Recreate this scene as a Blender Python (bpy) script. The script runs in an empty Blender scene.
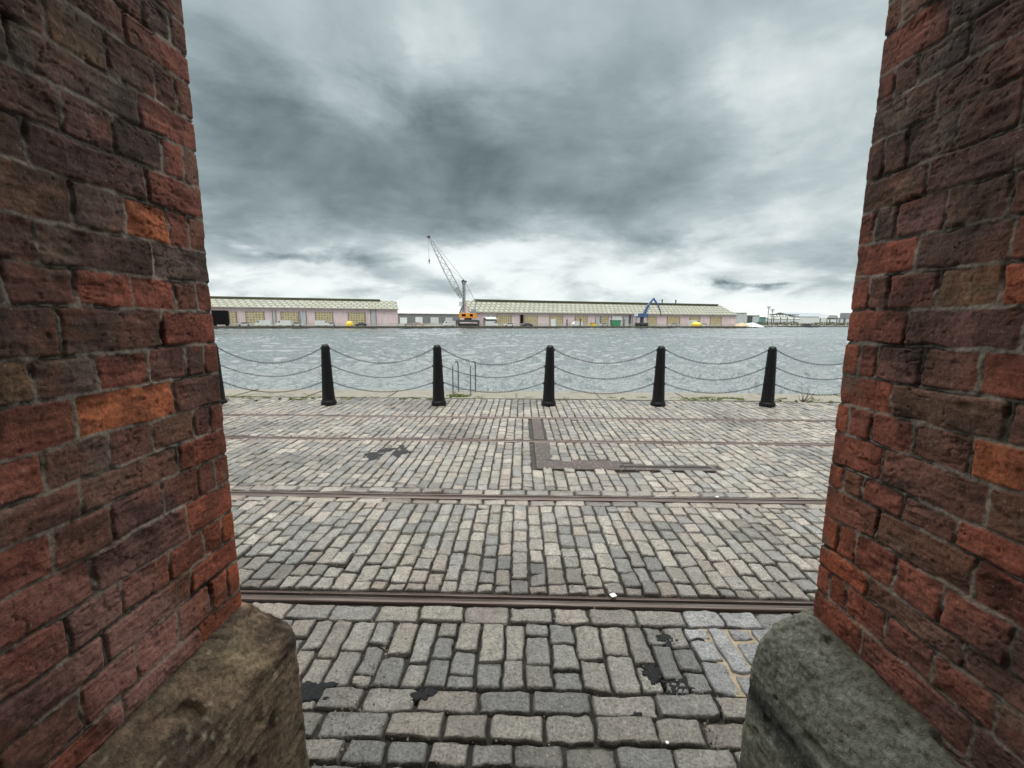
import bpy, bmesh, math, random
import numpy as np
from mathutils import Vector, Matrix
R = math.radians
rng = np.random.default_rng(11)
random.seed(5)
S = bpy.context.scene
COL = S.collection

# ------------------------------------------------------------------ camera
FPX = 420.0; H = 1.62
YAW, PITCH, ROLL = R(1.3), R(8.66), R(0.30)
fwd_h = Vector((-math.sin(YAW), math.cos(YAW), 0)); rt_h = Vector((math.cos(YAW), math.sin(YAW), 0)); UP = Vector((0, 0, 1))
c_f = fwd_h*math.cos(PITCH) - UP*math.sin(PITCH)
c_u0 = fwd_h*math.sin(PITCH) + UP*math.cos(PITCH)
c_r = rt_h*math.cos(ROLL) + c_u0*math.sin(ROLL)
c_u = c_u0*math.cos(ROLL) - rt_h*math.sin(ROLL)
CAMP = Vector((0, 0, H))
cam = bpy.data.cameras.new('camera'); camo = bpy.data.objects.new('camera', cam); COL.objects.link(camo)
cam.sensor_fit = 'HORIZONTAL'; cam.sensor_width = 36; cam.lens = 36*FPX/1024; cam.clip_start = .02; cam.clip_end = 12000
M = Matrix((c_r, c_u, -c_f)).transposed().to_4x4(); M.translation = CAMP
camo.matrix_world = M; S.camera = camo

def ray(px, py):
    d = c_f + c_r*((px-512)/FPX) + c_u*((384-py)/FPX); return d.normalized()
def ground(px, py, z=0.0):
    d = ray(px, py); t = (z-H)/d.z; return CAMP + d*t
def on_plane(px, py, P, N):
    d = ray(px, py); t = (P-CAMP).dot(N)/d.dot(N); return CAMP + d*t
def azel(px, py):
    d = ray(px, py); return math.atan2(d.x, d.y), math.asin(d.z)
def project(p):
    v = Vector(p)-CAMP; w = v.dot(c_f); return 512+FPX*v.dot(c_r)/w, 384-FPX*v.dot(c_u)/w

# ------------------------------------------------------------------ noise
def _h(ix, iy, seed):
    n = (ix.astype(np.int64)*374761393 + iy.astype(np.int64)*668265263 + seed*1442695041) & 0xffffffff
    n = ((n ^ (n >> 13))*1274126177) & 0xffffffff
    n = (n ^ (n >> 16)) & 0xffffffff
    n = (n*2246822519) & 0xffffffff
    return ((n ^ (n >> 15)) & 0xffffff)/float(0xffffff)
def vnoise(x, y, seed=0):
    x = np.asarray(x, float); y = np.asarray(y, float)
    ix = np.floor(x); iy = np.floor(y); fx = x-ix; fy = y-iy
    fx = fx*fx*fx*(fx*(fx*6-15)+10); fy = fy*fy*fy*(fy*(fy*6-15)+10)
    a = _h(ix, iy, seed); b = _h(ix+1, iy, seed); c = _h(ix, iy+1, seed); d = _h(ix+1, iy+1, seed)
    return (a*(1-fx)+b*fx)*(1-fy)+(c*(1-fx)+d*fx)*fy
def fbm(x, y, seed=0, oct=4, gain=.5):
    s = 0; a = 1; t = 0
    for i in range(oct):
        s = s+a*(vnoise(x*2**i, y*2**i, seed+17*i)-.5)*2; t += a; a *= gain
    return s/t
def sstep(a, b, x):
    t = np.clip((x-a)/(b-a), 0, 1); return t*t*(3-2*t)

# ------------------------------------------------------------------ object helpers
def tag(o, label=None, cat=None, group=None, kind=None):
    if label: o['label'] = label
    if cat: o['category'] = cat
    if group: o['group'] = group
    if kind: o['kind'] = kind
    return o
def empty(name, loc=(0, 0, 0), rz=0):
    o = bpy.data.objects.new(name, None); COL.objects.link(o); o.location = loc; o.rotation_euler = (0, 0, rz)
    o.empty_display_size = .2
    return o
def link_mesh(name, me, mat, parent=None):
    o = bpy.data.objects.new(name, me); COL.objects.link(o)
    if mat: me.materials.append(mat)
    if parent: o.parent = parent
    return o
def np_mesh(name, V, F, mat, parent=None, col=None, smooth=True):
    me = bpy.data.meshes.new(name); V = np.asarray(V, np.float32); F = np.asarray(F, np.int32)
    me.vertices.add(len(V)); me.vertices.foreach_set('co', V.ravel())
    k = F.shape[1]; me.loops.add(F.size); me.loops.foreach_set('vertex_index', F.ravel())
    me.polygons.add(len(F)); me.polygons.foreach_set('loop_start', np.arange(0, F.size, k, dtype=np.int32))
    me.polygons.foreach_set('use_smooth', np.full(len(F), smooth))
    if col is not None:
        a = me.color_attributes.new('tint', 'FLOAT_COLOR', 'POINT')
        c4 = np.ones((len(V), 4), np.float32); c4[:, :3] = col; a.data.foreach_set('color', c4.ravel())
    me.update(calc_edges=True); me.validate()
    return link_mesh(name, me, mat, parent)
def grid_faces(n, m, wrap=False):
    i, j = np.meshgrid(np.arange(n if wrap else n-1), np.arange(m-1), indexing='ij')
    a = i*m+j; b = ((i+1) % n)*m+j
    return np.stack([a, b, b+1, a+1], -1).reshape(-1, 4)

class MB:
    def __init__(s): s.bm = bmesh.new()
    def box(s, c, d, rz=0, bev=0, rx=0, ry=0):
        m = Matrix.Translation(c) @ Matrix.Rotation(rz, 4, 'Z') @ Matrix.Rotation(ry, 4, 'Y') @ Matrix.Rotation(rx, 4, 'X') @ Matrix.Diagonal((d[0], d[1], d[2], 1))
        r = bmesh.ops.create_cube(s.bm, size=1, matrix=m)
        if bev:
            es = {e for v in r['verts'] for e in v.link_edges}
            bmesh.ops.bevel(s.bm, geom=list(es), offset=bev, segments=2, affect='EDGES')
        return s
    def tube(s, p0, p1, r0, r1=None, n=8):
        p0 = Vector(p0); p1 = Vector(p1); r1 = r0 if r1 is None else r1
        d = p1-p0; L = d.length; q = d.to_track_quat('Z', 'Y').to_matrix().to_4x4()
        m = Matrix.Translation((p0+p1)/2) @ q
        bmesh.ops.create_cone(s.bm, cap_ends=True, segments=n, radius1=r0, radius2=r1, depth=L, matrix=m); return s
    def path(s, pts, r, n=8):
        pts = [Vector(p) for p in pts]; rings = []
        for i, p in enumerate(pts):
            t = (pts[min(i+1, len(pts)-1)]-pts[max(i-1, 0)]).normalized()
            a = t.orthogonal().normalized() if i == 0 else (pa - t*pa.dot(t)).normalized()
            pa = a; b = t.cross(a); rr = r[i] if isinstance(r, (list, tuple)) else r
            rings.append([s.bm.verts.new(p+(a*math.cos(2*math.pi*k/n)+b*math.sin(2*math.pi*k/n))*rr) for k in range(n)])
        for A, B in zip(rings, rings[1:]):
            for k in range(n): s.bm.faces.new((A[k], A[(k+1) % n], B[(k+1) % n], B[k]))
        s.bm.faces.new(rings[0][::-1]); s.bm.faces.new(rings[-1]); return s
    def lathe(s, prof, c=(0, 0, 0), n=24):
        rings = []
        for r, z in prof:
            rings.append([s.bm.verts.new((c[0]+max(r, 1e-4)*math.cos(2*math.pi*k/n), c[1]+max(r, 1e-4)*math.sin(2*math.pi*k/n), c[2]+z)) for k in range(n)])
        for A, B in zip(rings, rings[1:]):
            for k in range(n): s.bm.faces.new((A[k], A[(k+1) % n], B[(k+1) % n], B[k]))
        s.bm.faces.new(rings[0][::-1]); s.bm.faces.new(rings[-1]); return s
    def prism(s, poly, axis, a, b):
        # poly in the two other axes; extruded along axis from a to b
        def mk(u, v, w):
            return {'x': (w, u, v), 'y': (u, w, v), 'z': (u, v, w)}[axis]
        A = [s.bm.verts.new(mk(u, v, a)) for u, v in poly]; B = [s.bm.verts.new(mk(u, v, b)) for u, v in poly]
        n = len(poly)
        for k in range(n): s.bm.faces.new((A[k], A[(k+1) % n], B[(k+1) % n], B[k]))
        s.bm.faces.new(A[::-1]); s.bm.faces.new(B); return s
    def build(s, name, mat, parent=None, smooth=False):
        bmesh.ops.recalc_face_normals(s.bm, faces=s.bm.faces[:])
        me = bpy.data.meshes.new(name); s.bm.to_mesh(me); s.bm.free()
        if smooth:
            me.polygons.foreach_set('use_smooth', [True]*len(me.polygons)); me.set_sharp_from_angle(angle=R(40))
        return link_mesh(name, me, mat, parent)

# ------------------------------------------------------------------ materials
class NT:
    def __init__(s, nt): s.nt = nt; s.N = nt.nodes; s.L = nt.links
    def n(s, t, **kw):
        o = s.N.new(t)
        for k, v in kw.items(): setattr(o, k, v)
        return o
    def put(s, sock, v):
        if hasattr(v, 'links') or isinstance(v, bpy.types.NodeSocket): s.L.new(v, sock)
        else: sock.default_value = v
    def math(s, op, a, b=0.0, c=None):
        o = s.n('ShaderNodeMath', operation=op); s.put(o.inputs[0], a); s.put(o.inputs[1], b)
        if c is not None: s.put(o.inputs[2], c)
        return o.outputs[0]
    def vmath(s, op, a, b=(0, 0, 0)):
        o = s.n('ShaderNodeVectorMath', operation=op); s.put(o.inputs[0], a); s.put(o.inputs[1], b); return o.outputs[0]
    def vscale(s, a, k):
        o = s.n('ShaderNodeVectorMath', operation='SCALE'); s.put(o.inputs[0], a); s.put(o.inputs['Scale'], k); return o.outputs[0]
    def noise(s, vec, scale, detail=4, rough=.55, dist=0.0, out=0):
        o = s.n('ShaderNodeTexNoise'); s.put(o.inputs['Vector'], vec); s.put(o.inputs['Scale'], scale); o.inputs['Detail'].default_value = detail
        o.inputs['Roughness'].default_value = rough; o.inputs['Distortion'].default_value = dist; return o.outputs[out]
    def ramp(s, f, stops):
        o = s.n('ShaderNodeValToRGB'); s.put(o.inputs[0], f); e = o.color_ramp.elements
        while len(e) < len(stops): e.new(.5)
        for q, (p, c) in zip(e, stops):
            q.position = p; q.color = (*c, 1) if len(c) == 3 else c
        return o.outputs[0]
    def mix(s, f, a, b, blend='MIX'):
        o = s.n('ShaderNodeMix', data_type='RGBA', blend_type=blend); s.put(o.inputs[0], f)
        for k, v in ((6, a), (7, b)):
            if isinstance(v, (tuple, list)): v = (*v[:3], 1)
            s.put(o.inputs[k], v)
        return o.outputs[2]
    def bump(s, h, strength=.5, dist=.01, nrm=None):
        o = s.n('ShaderNodeBump'); s.put(o.inputs['Height'], h); o.inputs['Strength'].default_value = strength; o.inputs['Distance'].default_value = dist
        if nrm is not None: s.L.new(nrm, o.inputs['Normal'])
        return o.outputs[0]
    def comb(s, x, y, z):
        o = s.n('ShaderNodeCombineXYZ'); s.put(o.inputs[0], x); s.put(o.inputs[1], y); s.put(o.inputs[2], z); return o.outputs[0]
def newmat(name):
    m = bpy.data.materials.new(name); m.use_nodes = True; t = NT(m.node_tree); b = t.N['Principled BSDF']; return m, t, b
def coord(t, kind='Object'):
    return t.n('ShaderNodeTexCoord').outputs[kind]
def plain(name, c, rough=.6, metal=0, var=.25, scale=3, bump=0.0, bscale=40, spec=.5):
    m, t, b = newmat(name); co = coord(t)
    n = t.noise(co, scale, 5, .6)
    lo = tuple(x*(1-var) for x in c); hi = tuple(min(1, x*(1+var)) for x in c)
    t.put(b.inputs['Base Color'], t.ramp(n, [(.3, lo), (.7, hi)]))
    b.inputs['Roughness'].default_value = rough; b.inputs['Metallic'].default_value = metal; b.inputs['Specular IOR Level'].default_value = spec
    if bump: t.put(b.inputs['Normal'], t.bump(t.noise(co, bscale, 4), bump, .01))
    return m
def tinted(name, scale, amt, rough=(.6, .85), bstr=.4, bdist=.003, spec=.5, speck=None, grit=(160, .35)):
    m, t, b = newmat(name); co = coord(t)
    at = t.n('ShaderNodeAttribute', attribute_name='tint').outputs['Color']
    n1 = t.noise(co, scale, 6, .7); n2 = t.noise(co, grit[0], 5, .7); n3 = t.noise(co, grit[0]*3.1, 3, .6)
    mul = t.ramp(n1, [(.3, (1-amt,)*3), (.5, (1, 1, 1)), (.7, (1+amt,)*3)])
    mu2 = t.ramp(n2, [(.32, (1-grit[1]*1.5,)*3), (.5, (1, 1, 1)), (.68, (1+grit[1],)*3)])
    c = t.mix(1.0, t.mix(1.0, at, mul, 'MULTIPLY'), mu2, 'MULTIPLY')
    if speck:
        sp = t.noise(co, speck[0], 2, .5)
        c = t.mix(t.ramp(sp, [(speck[1], (0, 0, 0)), (speck[1]+.05, (.85, .85, .85))]), c, speck[2])
    t.put(b.inputs['Base Color'], c)
    t.put(b.inputs['Roughness'], t.math('MULTIPLY_ADD', n1, rough[1]-rough[0], rough[0]))
    b.inputs['Specular IOR Level'].default_value = spec
    hh = t.math('ADD', n1, t.math('ADD', t.math('MULTIPLY', n2, .7), t.math('MULTIPLY', n3, .3)))
    t.put(b.inputs['Normal'], t.bump(hh, bstr, bdist))
    return m
M_brick = tinted('brick', 38, .26, (.62, .92), .7, .004, .3, (140, .69, (.30, .23, .18)), (125, .30))
M_stone = tinted('plinth_stone', 26, .3, (.75, .95), .7, .008, .25, (120, .69, (.30, .27, .21)), (85, .34))
M_sett = tinted('granite_sett', 26, .32, (.26, .60), .8, .008, .5, (130, .68, (.46, .44, .41)), (85, .46))
M_iron = plain('black_iron', (.005, .005, .0055), .42, 0, .4, 12, .25, 60, .22)
M_chain = plain('chain_iron', (.06, .06, .062), .5, .5, .4, 20)
M_galv = plain('galvanised_steel', (.22, .23, .24), .45, .6, .2, 8)

# ------------------------------------------------------------------ brick piers
BRICKPAL = {
 'o': (.27, .090, .040), 'O': (.215, .062, .030), 'r': (.120, .043, .032), 'R': (.155, .050, .034), 'b': (.088, .046, .036),
 'd': (.052, .034, .031), 'p': (.080, .044, .042), 'g': (.066, .053, .048), 'y': (.105, .074, .045), 'n': (.080, .051, .036)}
ZL = {'A': (0, 0, 4.655), 'B': (0, 150, 4.267), 'C': (0, 300, 3.938), 'D': (0, 450, 3.657), 'E': (0, 558, 3.2),
      'F': (824, 0, 5.12), 'G': (824, 130, 5.12), 'H': (804, 260, 4.655), 'I': (784, 400, 4.267), 'J': (724, 558, 3.413)}
def zp(k, x, y): a, b, s = ZL[k]; return a+x/s, b+y/s
# beds at the far edge (px of the photo) and joints of each course from the far edge inwards with the brick kinds
LEFT_BEDS = [(184, 28), (187, 58), (190, 87.5), (192.5, 124.6), (196, 155), (199.5, 188.7), (203, 219), (206, 253), (208.6, 283.6), (212, 311), (214.5, 343.7), (217.5, 371), (220, 401.6), (222, 428), (225, 452), (227, 480), (231, 509), (233, 535), (235.5, 559), (239, 587), (241, 605)]
LEFT = [
 ([('A', 785, 110), ('A', 672, 40)], 'bdd'),
 ([('A', 585, 120)], 'rb'),
 ([('A', 822, 450), ('A', 722, 390), ('A', 500, 250), ('A', 205, 70)], 'bdbyb'),
 ([('A', 650, 500), ('A', 45, 190)], 'rgg'),
 ([('B', 785, 70), ('B', 695, 30), ('A', 535, 620), ('A', 280, 490)], 'rRdpb'),
 ([('B', 625, 140), ('B', 120, 20)], 'rpn'),
 ([('B', 808, 360), ('B', 722, 330), ('B', 540, 290), ('B', 300, 215)], 'brogn'),
 ([('B', 655, 470), ('B', 160, 390)], 'gdd'),
 ([('B', 838, 620), ('B', 750, 620), ('B', 568, 600), ('B', 330, 590), ('B', 18, 580)], 'rbRRpd'),
 ([('C', 640, 110), ('C', 240, 120)], 'Rdd'),
 ([('C', 805, 230), ('C', 735, 240), ('C', 585, 250), ('C', 382, 275), ('C', 135, 310)], 'rdprgy'),
 ([('C', 688, 370), ('C', 298, 455)], 'dor'),
 ([('C', 828, 470), ('C', 765, 480), ('C', 605, 530), ('C', 432, 590), ('C', 180, 670)], 'Rpnpgr'),
 ([('C', 705, 620), ('D', 298, 190)], 'Rnb'),
 ([('D', 790, 90), ('D', 728, 100), ('D', 598, 180), ('D', 412, 265), ('D', 200, 390)], 'RbdpbR'),
 ([('D', 685, 260), ('D', 345, 460)], 'Rpr'),
 ([('D', 812, 280), ('D', 745, 320), ('D', 622, 410), ('D', 448, 510), ('D', 250, 670)], 'ORrRdr'),
 ([('D', 700, 470), ('E', 340, 285)], 'Rnp'),
 ([('D', 832, 470), ('D', 775, 530), ('D', 650, 620), ('E', 440, 320), ('E', 265, 470)], 'OObRrb'),
 ([('D', 735, 660), ('E', 395, 490)], 'OpR')]
RIGHT_BEDS = [(886, 6), (882.6, 38), (878.3, 80), (873.8, 111), (870, 145.5), (865, 183.7), (861, 215), (857.6, 248), (853.4, 280), (849, 311.6), (845, 342.7), (842, 373.9), (837, 401.8), (834.4, 430.5), (829.7, 462), (826.6, 483), (823.8, 512.5), (819.6, 541.8), (817, 561.7), (815, 587), (812, 613)]
RIGHT = [
 ([('F', 400, 70)], 'bg'),
 ([('F', 635, 80)], 'rg'),
 ([('F', 360, 420), ('F', 485, 340), ('F', 745, 200)], 'rggb'),
 ([('F', 580, 490)], 'bb'),
 ([('G', 308, 140), ('G', 425, 90), ('F', 690, 620), ('F', 1015, 520)], 'rbgbb'),
 ([('G', 525, 250)], 'np'),
 ([('G', 258, 500), ('G', 365, 450), ('G', 620, 420), ('G', 945, 330)], 'rgpnb'),
 ([('G', 460, 660), ('G', 945, 650)], 'Rdr'),
 ([('H', 298, 150), ('H', 388, 150), ('H', 612, 140), ('H', 915, 120)], 'RbryO'),
 ([('H', 470, 300), ('H', 1010, 370)], 'Rpb'),
 ([('H', 258, 450), ('H', 338, 480), ('H', 540, 500), ('H', 815, 530)], 'OrpbR'),
 ([('H', 400, 640), ('H', 955, 700)], 'Rnb'),
 ([('I', 275, 80), ('I', 368, 110), ('I', 545, 165), ('I', 795, 235)], 'Orrbo'),
 ([('I', 412, 260), ('I', 870, 440)], 'rbn'),
 ([('I', 255, 330), ('I', 335, 380), ('I', 510, 440), ('I', 740, 540)], 'OnrbR'),
 ([('I', 395, 520), ('J', 850, 80)], 'bnr'),
 ([('I', 230, 560), ('I', 305, 610), ('I', 475, 710), ('J', 740, 170)], 'OrrRR'),
 ([('J', 490, 85), ('J', 820, 300)], 'Onb'),
 ([('J', 360, 80), ('J', 410, 140), ('J', 545, 250), ('J', 710, 400)], 'RrrrR'),
 ([('J', 465, 290)], 'rr')]

def rect_path(P0, dj, dn, Lj, W, r, samples):
    """closed rounded rectangle ring. P0 far corner, dj unit (towards far), dn unit outward from jamb into the opening.
    Perimeter parameter s: 0 at far corner, negative back along the jamb, positive along the far face."""
    pass

def ring_points(s, r, Lj, W, P0, dj, dn):
    """s array in (-Lj-W/2-..., W+...) ; returns pos (n,2), normal (n,2). Perimeter order: jamb (s<0), far face (s>0)"""
    P0 = np.array(P0); dj = np.array(dj); dn = np.array(dn)
    total = 2*(Lj+W); s = np.mod(s, total)
    # sides starting at far corner going along far face (-dn), then back (-dj) on the outer side, then near face (+dn), then jamb (+dj)
    corners = [P0, P0-dn*W, P0-dn*W-dj*Lj, P0-dj*Lj]
    dirs = [-dn, -dj, dn, dj]; nrms = [dj, -dn, -dj, dn]; lens = [W, Lj, W, Lj]
    pos = np.zeros((len(s), 2)); nr = np.zeros((len(s), 2)); st = 0
    for k in range(4):
        m = (s >= st-1e-9) & (s <= st+lens[k]+1e-9); u = s[m]-st
        p = corners[k]+np.outer(u, dirs[k]); n = np.tile(nrms[k], (m.sum(), 1))
        # rounded corners: arc replaces the last/first r of each side
        np_ = nrms[(k-1) % 4]; nn = nrms[(k+1) % 4]
        a = u < r
        if a.any():
            th = (math.pi/4)*(1+u[a]/r); c = corners[k]+dirs[k]*r-nrms[k]*r
            n[a] = np.outer(np.cos(th), np_)+np.outer(np.sin(th), nrms[k]); p[a] = c+n[a]*r
        b = u > lens[k]-r
        if b.any():
            th = (math.pi/4)*((u[b]-(lens[k]-r))/r); c = corners[k]+dirs[k]*(lens[k]-r)-nrms[k]*r
            n[b] = np.outer(np.cos(th), nrms[k])+np.outer(np.sin(th), nn); p[b] = c+n[b]*r
        pos[m] = p; nr[m] = n; st += lens[k]
    return pos, nr

PIER_D = 1.15     # distance of the piers' far edge
def make_pier(side, beds, courses, vpx, edge_px, seed, label, plabel, plinth_fn):
    root = empty('brick_pier')
    ang = math.atan((vpx-512)/FPX)-YAW
    dj = Vector((math.sin(ang), math.cos(ang), 0)); dn = Vector((math.cos(ang), -math.sin(ang), 0))*(1 if side == 'L' else -1)
    # far corner at eye height
    d = ray(*edge_px); P0 = CAMP+d*(PIER_D/d.y); P0.z = 0
    Lj, W = 1.0, .95
    N = Vector(dn)
    def to_sz(px, py):
        p = on_plane(px, py, P0, N); return (p-P0).dot(dj), p.z
    zb = []
    for e in beds:
        d = ray(*e); t = (P0-CAMP).dot(dj)/d.dot(dj); zb.append((CAMP+d*t).z)
    zb = np.array(zb)
    # extend upwards to the top of the pier
    top = list(zb[0]+np.cumsum([.092]*14))[::-1]; low = [zb[-1]-.09]
    Z = np.array(top+list(zb)+low)     # descending
    rows = [None]*len(top)+list(courses)+[None]
    r2 = random.Random(seed)
    per = 2*(Lj+W); J = []; Kd = []
    for k, row in enumerate(rows):
        js = []; kinds = []
        if row:
            for q in row[0]: js.append(to_sz(*zp(*q))[0])
            kinds = list(row[1])
        head = (k % 2 == 0)
        # brick containing the corner: kinds[0] spans s from js[0] to a far-face joint
        s = js[-1] if js else (-.115 if head else -.235)
        if not js: js = [s]; kinds = [r2.choice('brdpn')]
        while s > -Lj-W*.9:
            kinds.append(r2.choice('rbdpgnbr')) if len(kinds) <= len(js) else None
            s -= (.122 if head else .242)*r2.uniform(.93, 1.07); js.append(s)
        kinds.append(r2.choice('rbdp'))
        first = js[0]; s = .24 if abs(first) < .16 else .115; fj = [s]; fk = []
        while s < per-Lj-W*.9-.05:
            s += (.122 if not head else .242)*r2.uniform(.93, 1.07); fj.append(s); fk.append(r2.choice('rbRpnbro'))
        J.append(np.array(js[::-1]+fj)); Kd.append(kinds[::-1][:len(js)+1]+fk+['r'])
    # sampling of the perimeter: fine on the visible jamb and round the corner
    ss = np.concatenate([np.arange(-.62, .02, .0026), np.arange(.02, .16, .005), np.arange(.16, per-Lj, .012), np.arange(-Lj, -.62, .006)+0])
    ss = np.unique(np.round(np.where(ss < -Lj, ss+per, ss), 5)); 
    zz = np.concatenate([np.arange(Z[-1]+.005, 2.75, .0028), np.arange(2.75, Z[0], .012)])
    s2, z2 = np.meshgrid(ss, zz, indexing='ij')
    sw = s2+.0045*fbm(s2*22, z2*22, seed, 3); zw = z2+.0040*fbm(s2*18+50, z2*18, seed+3, 3)+.005*fbm(s2*3, z2*9+9, seed+5, 2)
    ci = np.clip(np.searchsorted(-Z, -zw)-1, 0, len(rows)-1)
    ztop = Z[ci]; zbot = Z[np.minimum(ci+1, len(Z)-1)]
    dz = np.minimum(ztop-zw, zw-zbot)
    dx = np.zeros_like(dz); bid = np.zeros(dz.shape, int); colr = np.zeros(dz.shape+(3,)); cx = np.zeros_like(dz)
    nid = 0
    for k in range(len(rows)):
        m = ci == k
        if not m.any(): continue
        js = J[k]; sv = sw[m]; i = np.searchsorted(js, sv)
        lo = np.concatenate([[-9], js])[i]; hi = np.concatenate([js, [9]])[i]
        dx[m] = np.minimum(sv-lo, hi-sv); bid[m] = nid+i; cx[m] = sv-np.clip((lo+hi)/2, -3, 3)
        pal = np.array([BRICKPAL[q] for q in (Kd[k]+['r']*(len(js)+2))[:len(js)+1]]); colr[m] = pal[i]
        nid += len(js)+1
    hj = .0022+.0018*fbm(s2*9+3, z2*9, seed+6, 2)
    rr = .007
    ax = np.maximum(rr-(dx-hj), 0); az = np.maximum(rr-(dz-hj), 0)
    inside = np.where((dx-hj > 0) & (dz-hj > 0), rr-np.hypot(ax, az), np.minimum(dx, dz)-hj)
    inside = np.where((ax == 0) & (az == 0), np.minimum(dx, dz)-hj, inside)
    inside = inside+.0022*fbm(s2*60, z2*60, seed+8, 3)
    bm_ = sstep(-.001, .0032, inside)
    rb = rng.random(nid+5); rb2 = rng.random(nid+5); rb3 = rng.random(nid+5)
    z_mid = (ztop+zbot)/2
    spall = np.clip(fbm(s2*14, z2*22, seed+9, 4)-.22, 0, 1)
    hb = (rb[bid]-.5)*.005+cx*(rb2[bid]-.5)*.03+(z2-z_mid)*(rb3[bid]-.5)*.06 + .0022*fbm(s2*45, z2*45, seed+10, 4)+.0016*fbm(s2*9, z2*90, seed+12, 3)-.012*spall
    hb -= .0012*(np.clip(1-inside/.012, 0, 1))**2
    pits = np.clip(vnoise(s2*130, z2*130, seed+13)-.86, 0, 1)*.022; hb -= pits
    deep = sstep(.25, .6, fbm(s2*7+11, z2*7, seed+14, 3))
    hm = -.0016-.009*deep+.0026*fbm(s2*80, z2*80, seed+15, 4)
    cr1 = fbm(s2*13+4, z2*34, seed+60, 4); crease = np.clip(1-np.abs(cr1)/.05, 0, 1)*sstep(-.02, .25, fbm(s2*10, z2*12, seed+61, 2))
    hb -= .0038*crease
    crack = np.exp(-(inside/.0022)**2)*sstep(-.12, .25, fbm(s2*17+8, z2*17, seed+62, 3))
    nearc = 1-.65*np.exp(-(s2/.07)**2)
    h = (hb*bm_+hm*(1-bm_))*nearc-.0055*crack
    # colours: brick body, soot, mortar
    vr = 1+.30*fbm(s2*16, z2*16, seed+20, 4)+.16*(rb2[bid]-.5)
    c = (colr*np.array([2.0, 1.74, 1.56])*.80+.20*np.array([.19, .098, .076]))*1.14*vr[..., None]
    patch = sstep(.02, .16, fbm(s2*15+33, z2*17, seed+63, 5))[..., None]; c = c*(1-.38*patch)
    rustp = sstep(.08, .3, fbm(s2*12+3, z2*12+60, seed+64, 5))[..., None]; c = c*(1-.35*rustp)+np.array([.24, .085, .045])*.35*rustp
    lowred = sstep(-.28, -.02, s2)*sstep(1.75, .85, z2)*.45*(s2 < .3)
    c = c*(1-lowred[..., None])+np.array([.36, .085, .036])*vr[..., None]*lowred[..., None]
    soot = sstep(-.05, .55, fbm(s2*5+7, z2*5, seed+21, 4)+.28*sstep(1.5, 2.6, z2))
    c = c*(1-.55*soot[..., None])+np.array([.042, .034, .029])*.55*soot[..., None]
    lime = sstep(.30, .6, fbm(s2*11+90, z2*11, seed+22, 4))
    c = c*(1-.5*lime[..., None])+np.array([.19, .15, .11])*.5*lime[..., None]
    bloom = sstep(.05, .5, fbm(s2*3+31, z2*3+5, seed+30, 3))*sstep(1.45, .95, z2)*sstep(-.10, -.28, s2)*(.75 if side == 'L' else .15)
    c = c*(1-bloom[..., None])+np.array([.40, .20, .165])*bloom[..., None]
    dark = np.clip(pits/.004, 0, 1)+np.clip(spall*3, 0, .6); c = c*(1-.45*np.clip(dark+.9*crease, 0, 1)[..., None])
    mc = np.array([.27, .23, .185])*(1+.35*fbm(s2*40, z2*40, seed+23, 3))[..., None]*(1-.72*deep[..., None])*(1-.35*soot[..., None])
    c = c*bm_[..., None]+mc*(1-bm_[..., None])
    c = c*(1-.8*np.clip(crack, 0, 1)[..., None])
    c = np.clip(c, .008, .6)
    pos, nr = ring_points(ss, .010, Lj, W, P0[:2], dj[:2], dn[:2])
    V = np.zeros(s2.shape+(3,))
    V[..., 0] = pos[:, None, 0]+nr[:, None, 0]*h; V[..., 1] = pos[:, None, 1]+nr[:, None, 1]*h; V[..., 2] = z2
    n, m = s2.shape; F = grid_faces(n, m, wrap=False)
    # order the ring: s from -Lj .. per-Lj, close it
    i0 = np.arange(m-1); F = np.concatenate([F, np.stack([(n-1)*m+i0, i0, i0+1, (n-1)*m+i0+1], -1)])
    # top cap fan
    V = V.reshape(-1, 3); c = c.reshape(-1, 3)
    if side == 'R': F = F[:, ::-1]
    bw = np_mesh('brickwork', V, F, M_brick, root, c)
    print(side, 'pier P0', P0[:], 'zb', [round(float(q), 3) for q in zb])
    # ---- plinth
    zj = zb[-1]; prof = plinth_fn(zj)     # list of (offset outwards, z)
    pr = np.array(prof); seg = np.hypot(*np.diff(pr, axis=0).T); cum = np.concatenate([[0], np.cumsum(seg)])
    tt = np.linspace(0, cum[-1], 210); off = np.interp(tt, cum, pr[:, 0]); zc = np.interp(tt, cum, pr[:, 1])
    for _ in range(5):
        off[1:-1] = (off[:-2]+2*off[1:-1]+off[2:])/4; zc[1:-1] = (zc[:-2]+2*zc[1:-1]+zc[2:])/4
    do = np.gradient(off); dzc = np.gradient(zc); L = np.hypot(do, dzc); no = -dzc/L; nz = do/L      # profile runs top->ground
    ss2 = np.unique(np.round(np.concatenate([np.arange(-.95, .35, .005), np.arange(.35, per-1.0, .02)]), 5))
    rad = .035
    V = np.zeros((len(ss2), len(tt), 3)); 
    A, B = np.meshgrid(ss2, tt, indexing='ij')
    nh = .004*fbm(A*5, B*5, seed+40, 3)+.0050*fbm(A*22, B*22, seed+41, 5, .6)+.004*fbm(A*75, B*70, seed+42, 3)
    ch = np.clip(vnoise(A*26, B*26, seed+43)-.72, 0, 1)*.075*(vnoise(A*5, B*5, seed+44) > .45); nh -= ch
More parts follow.
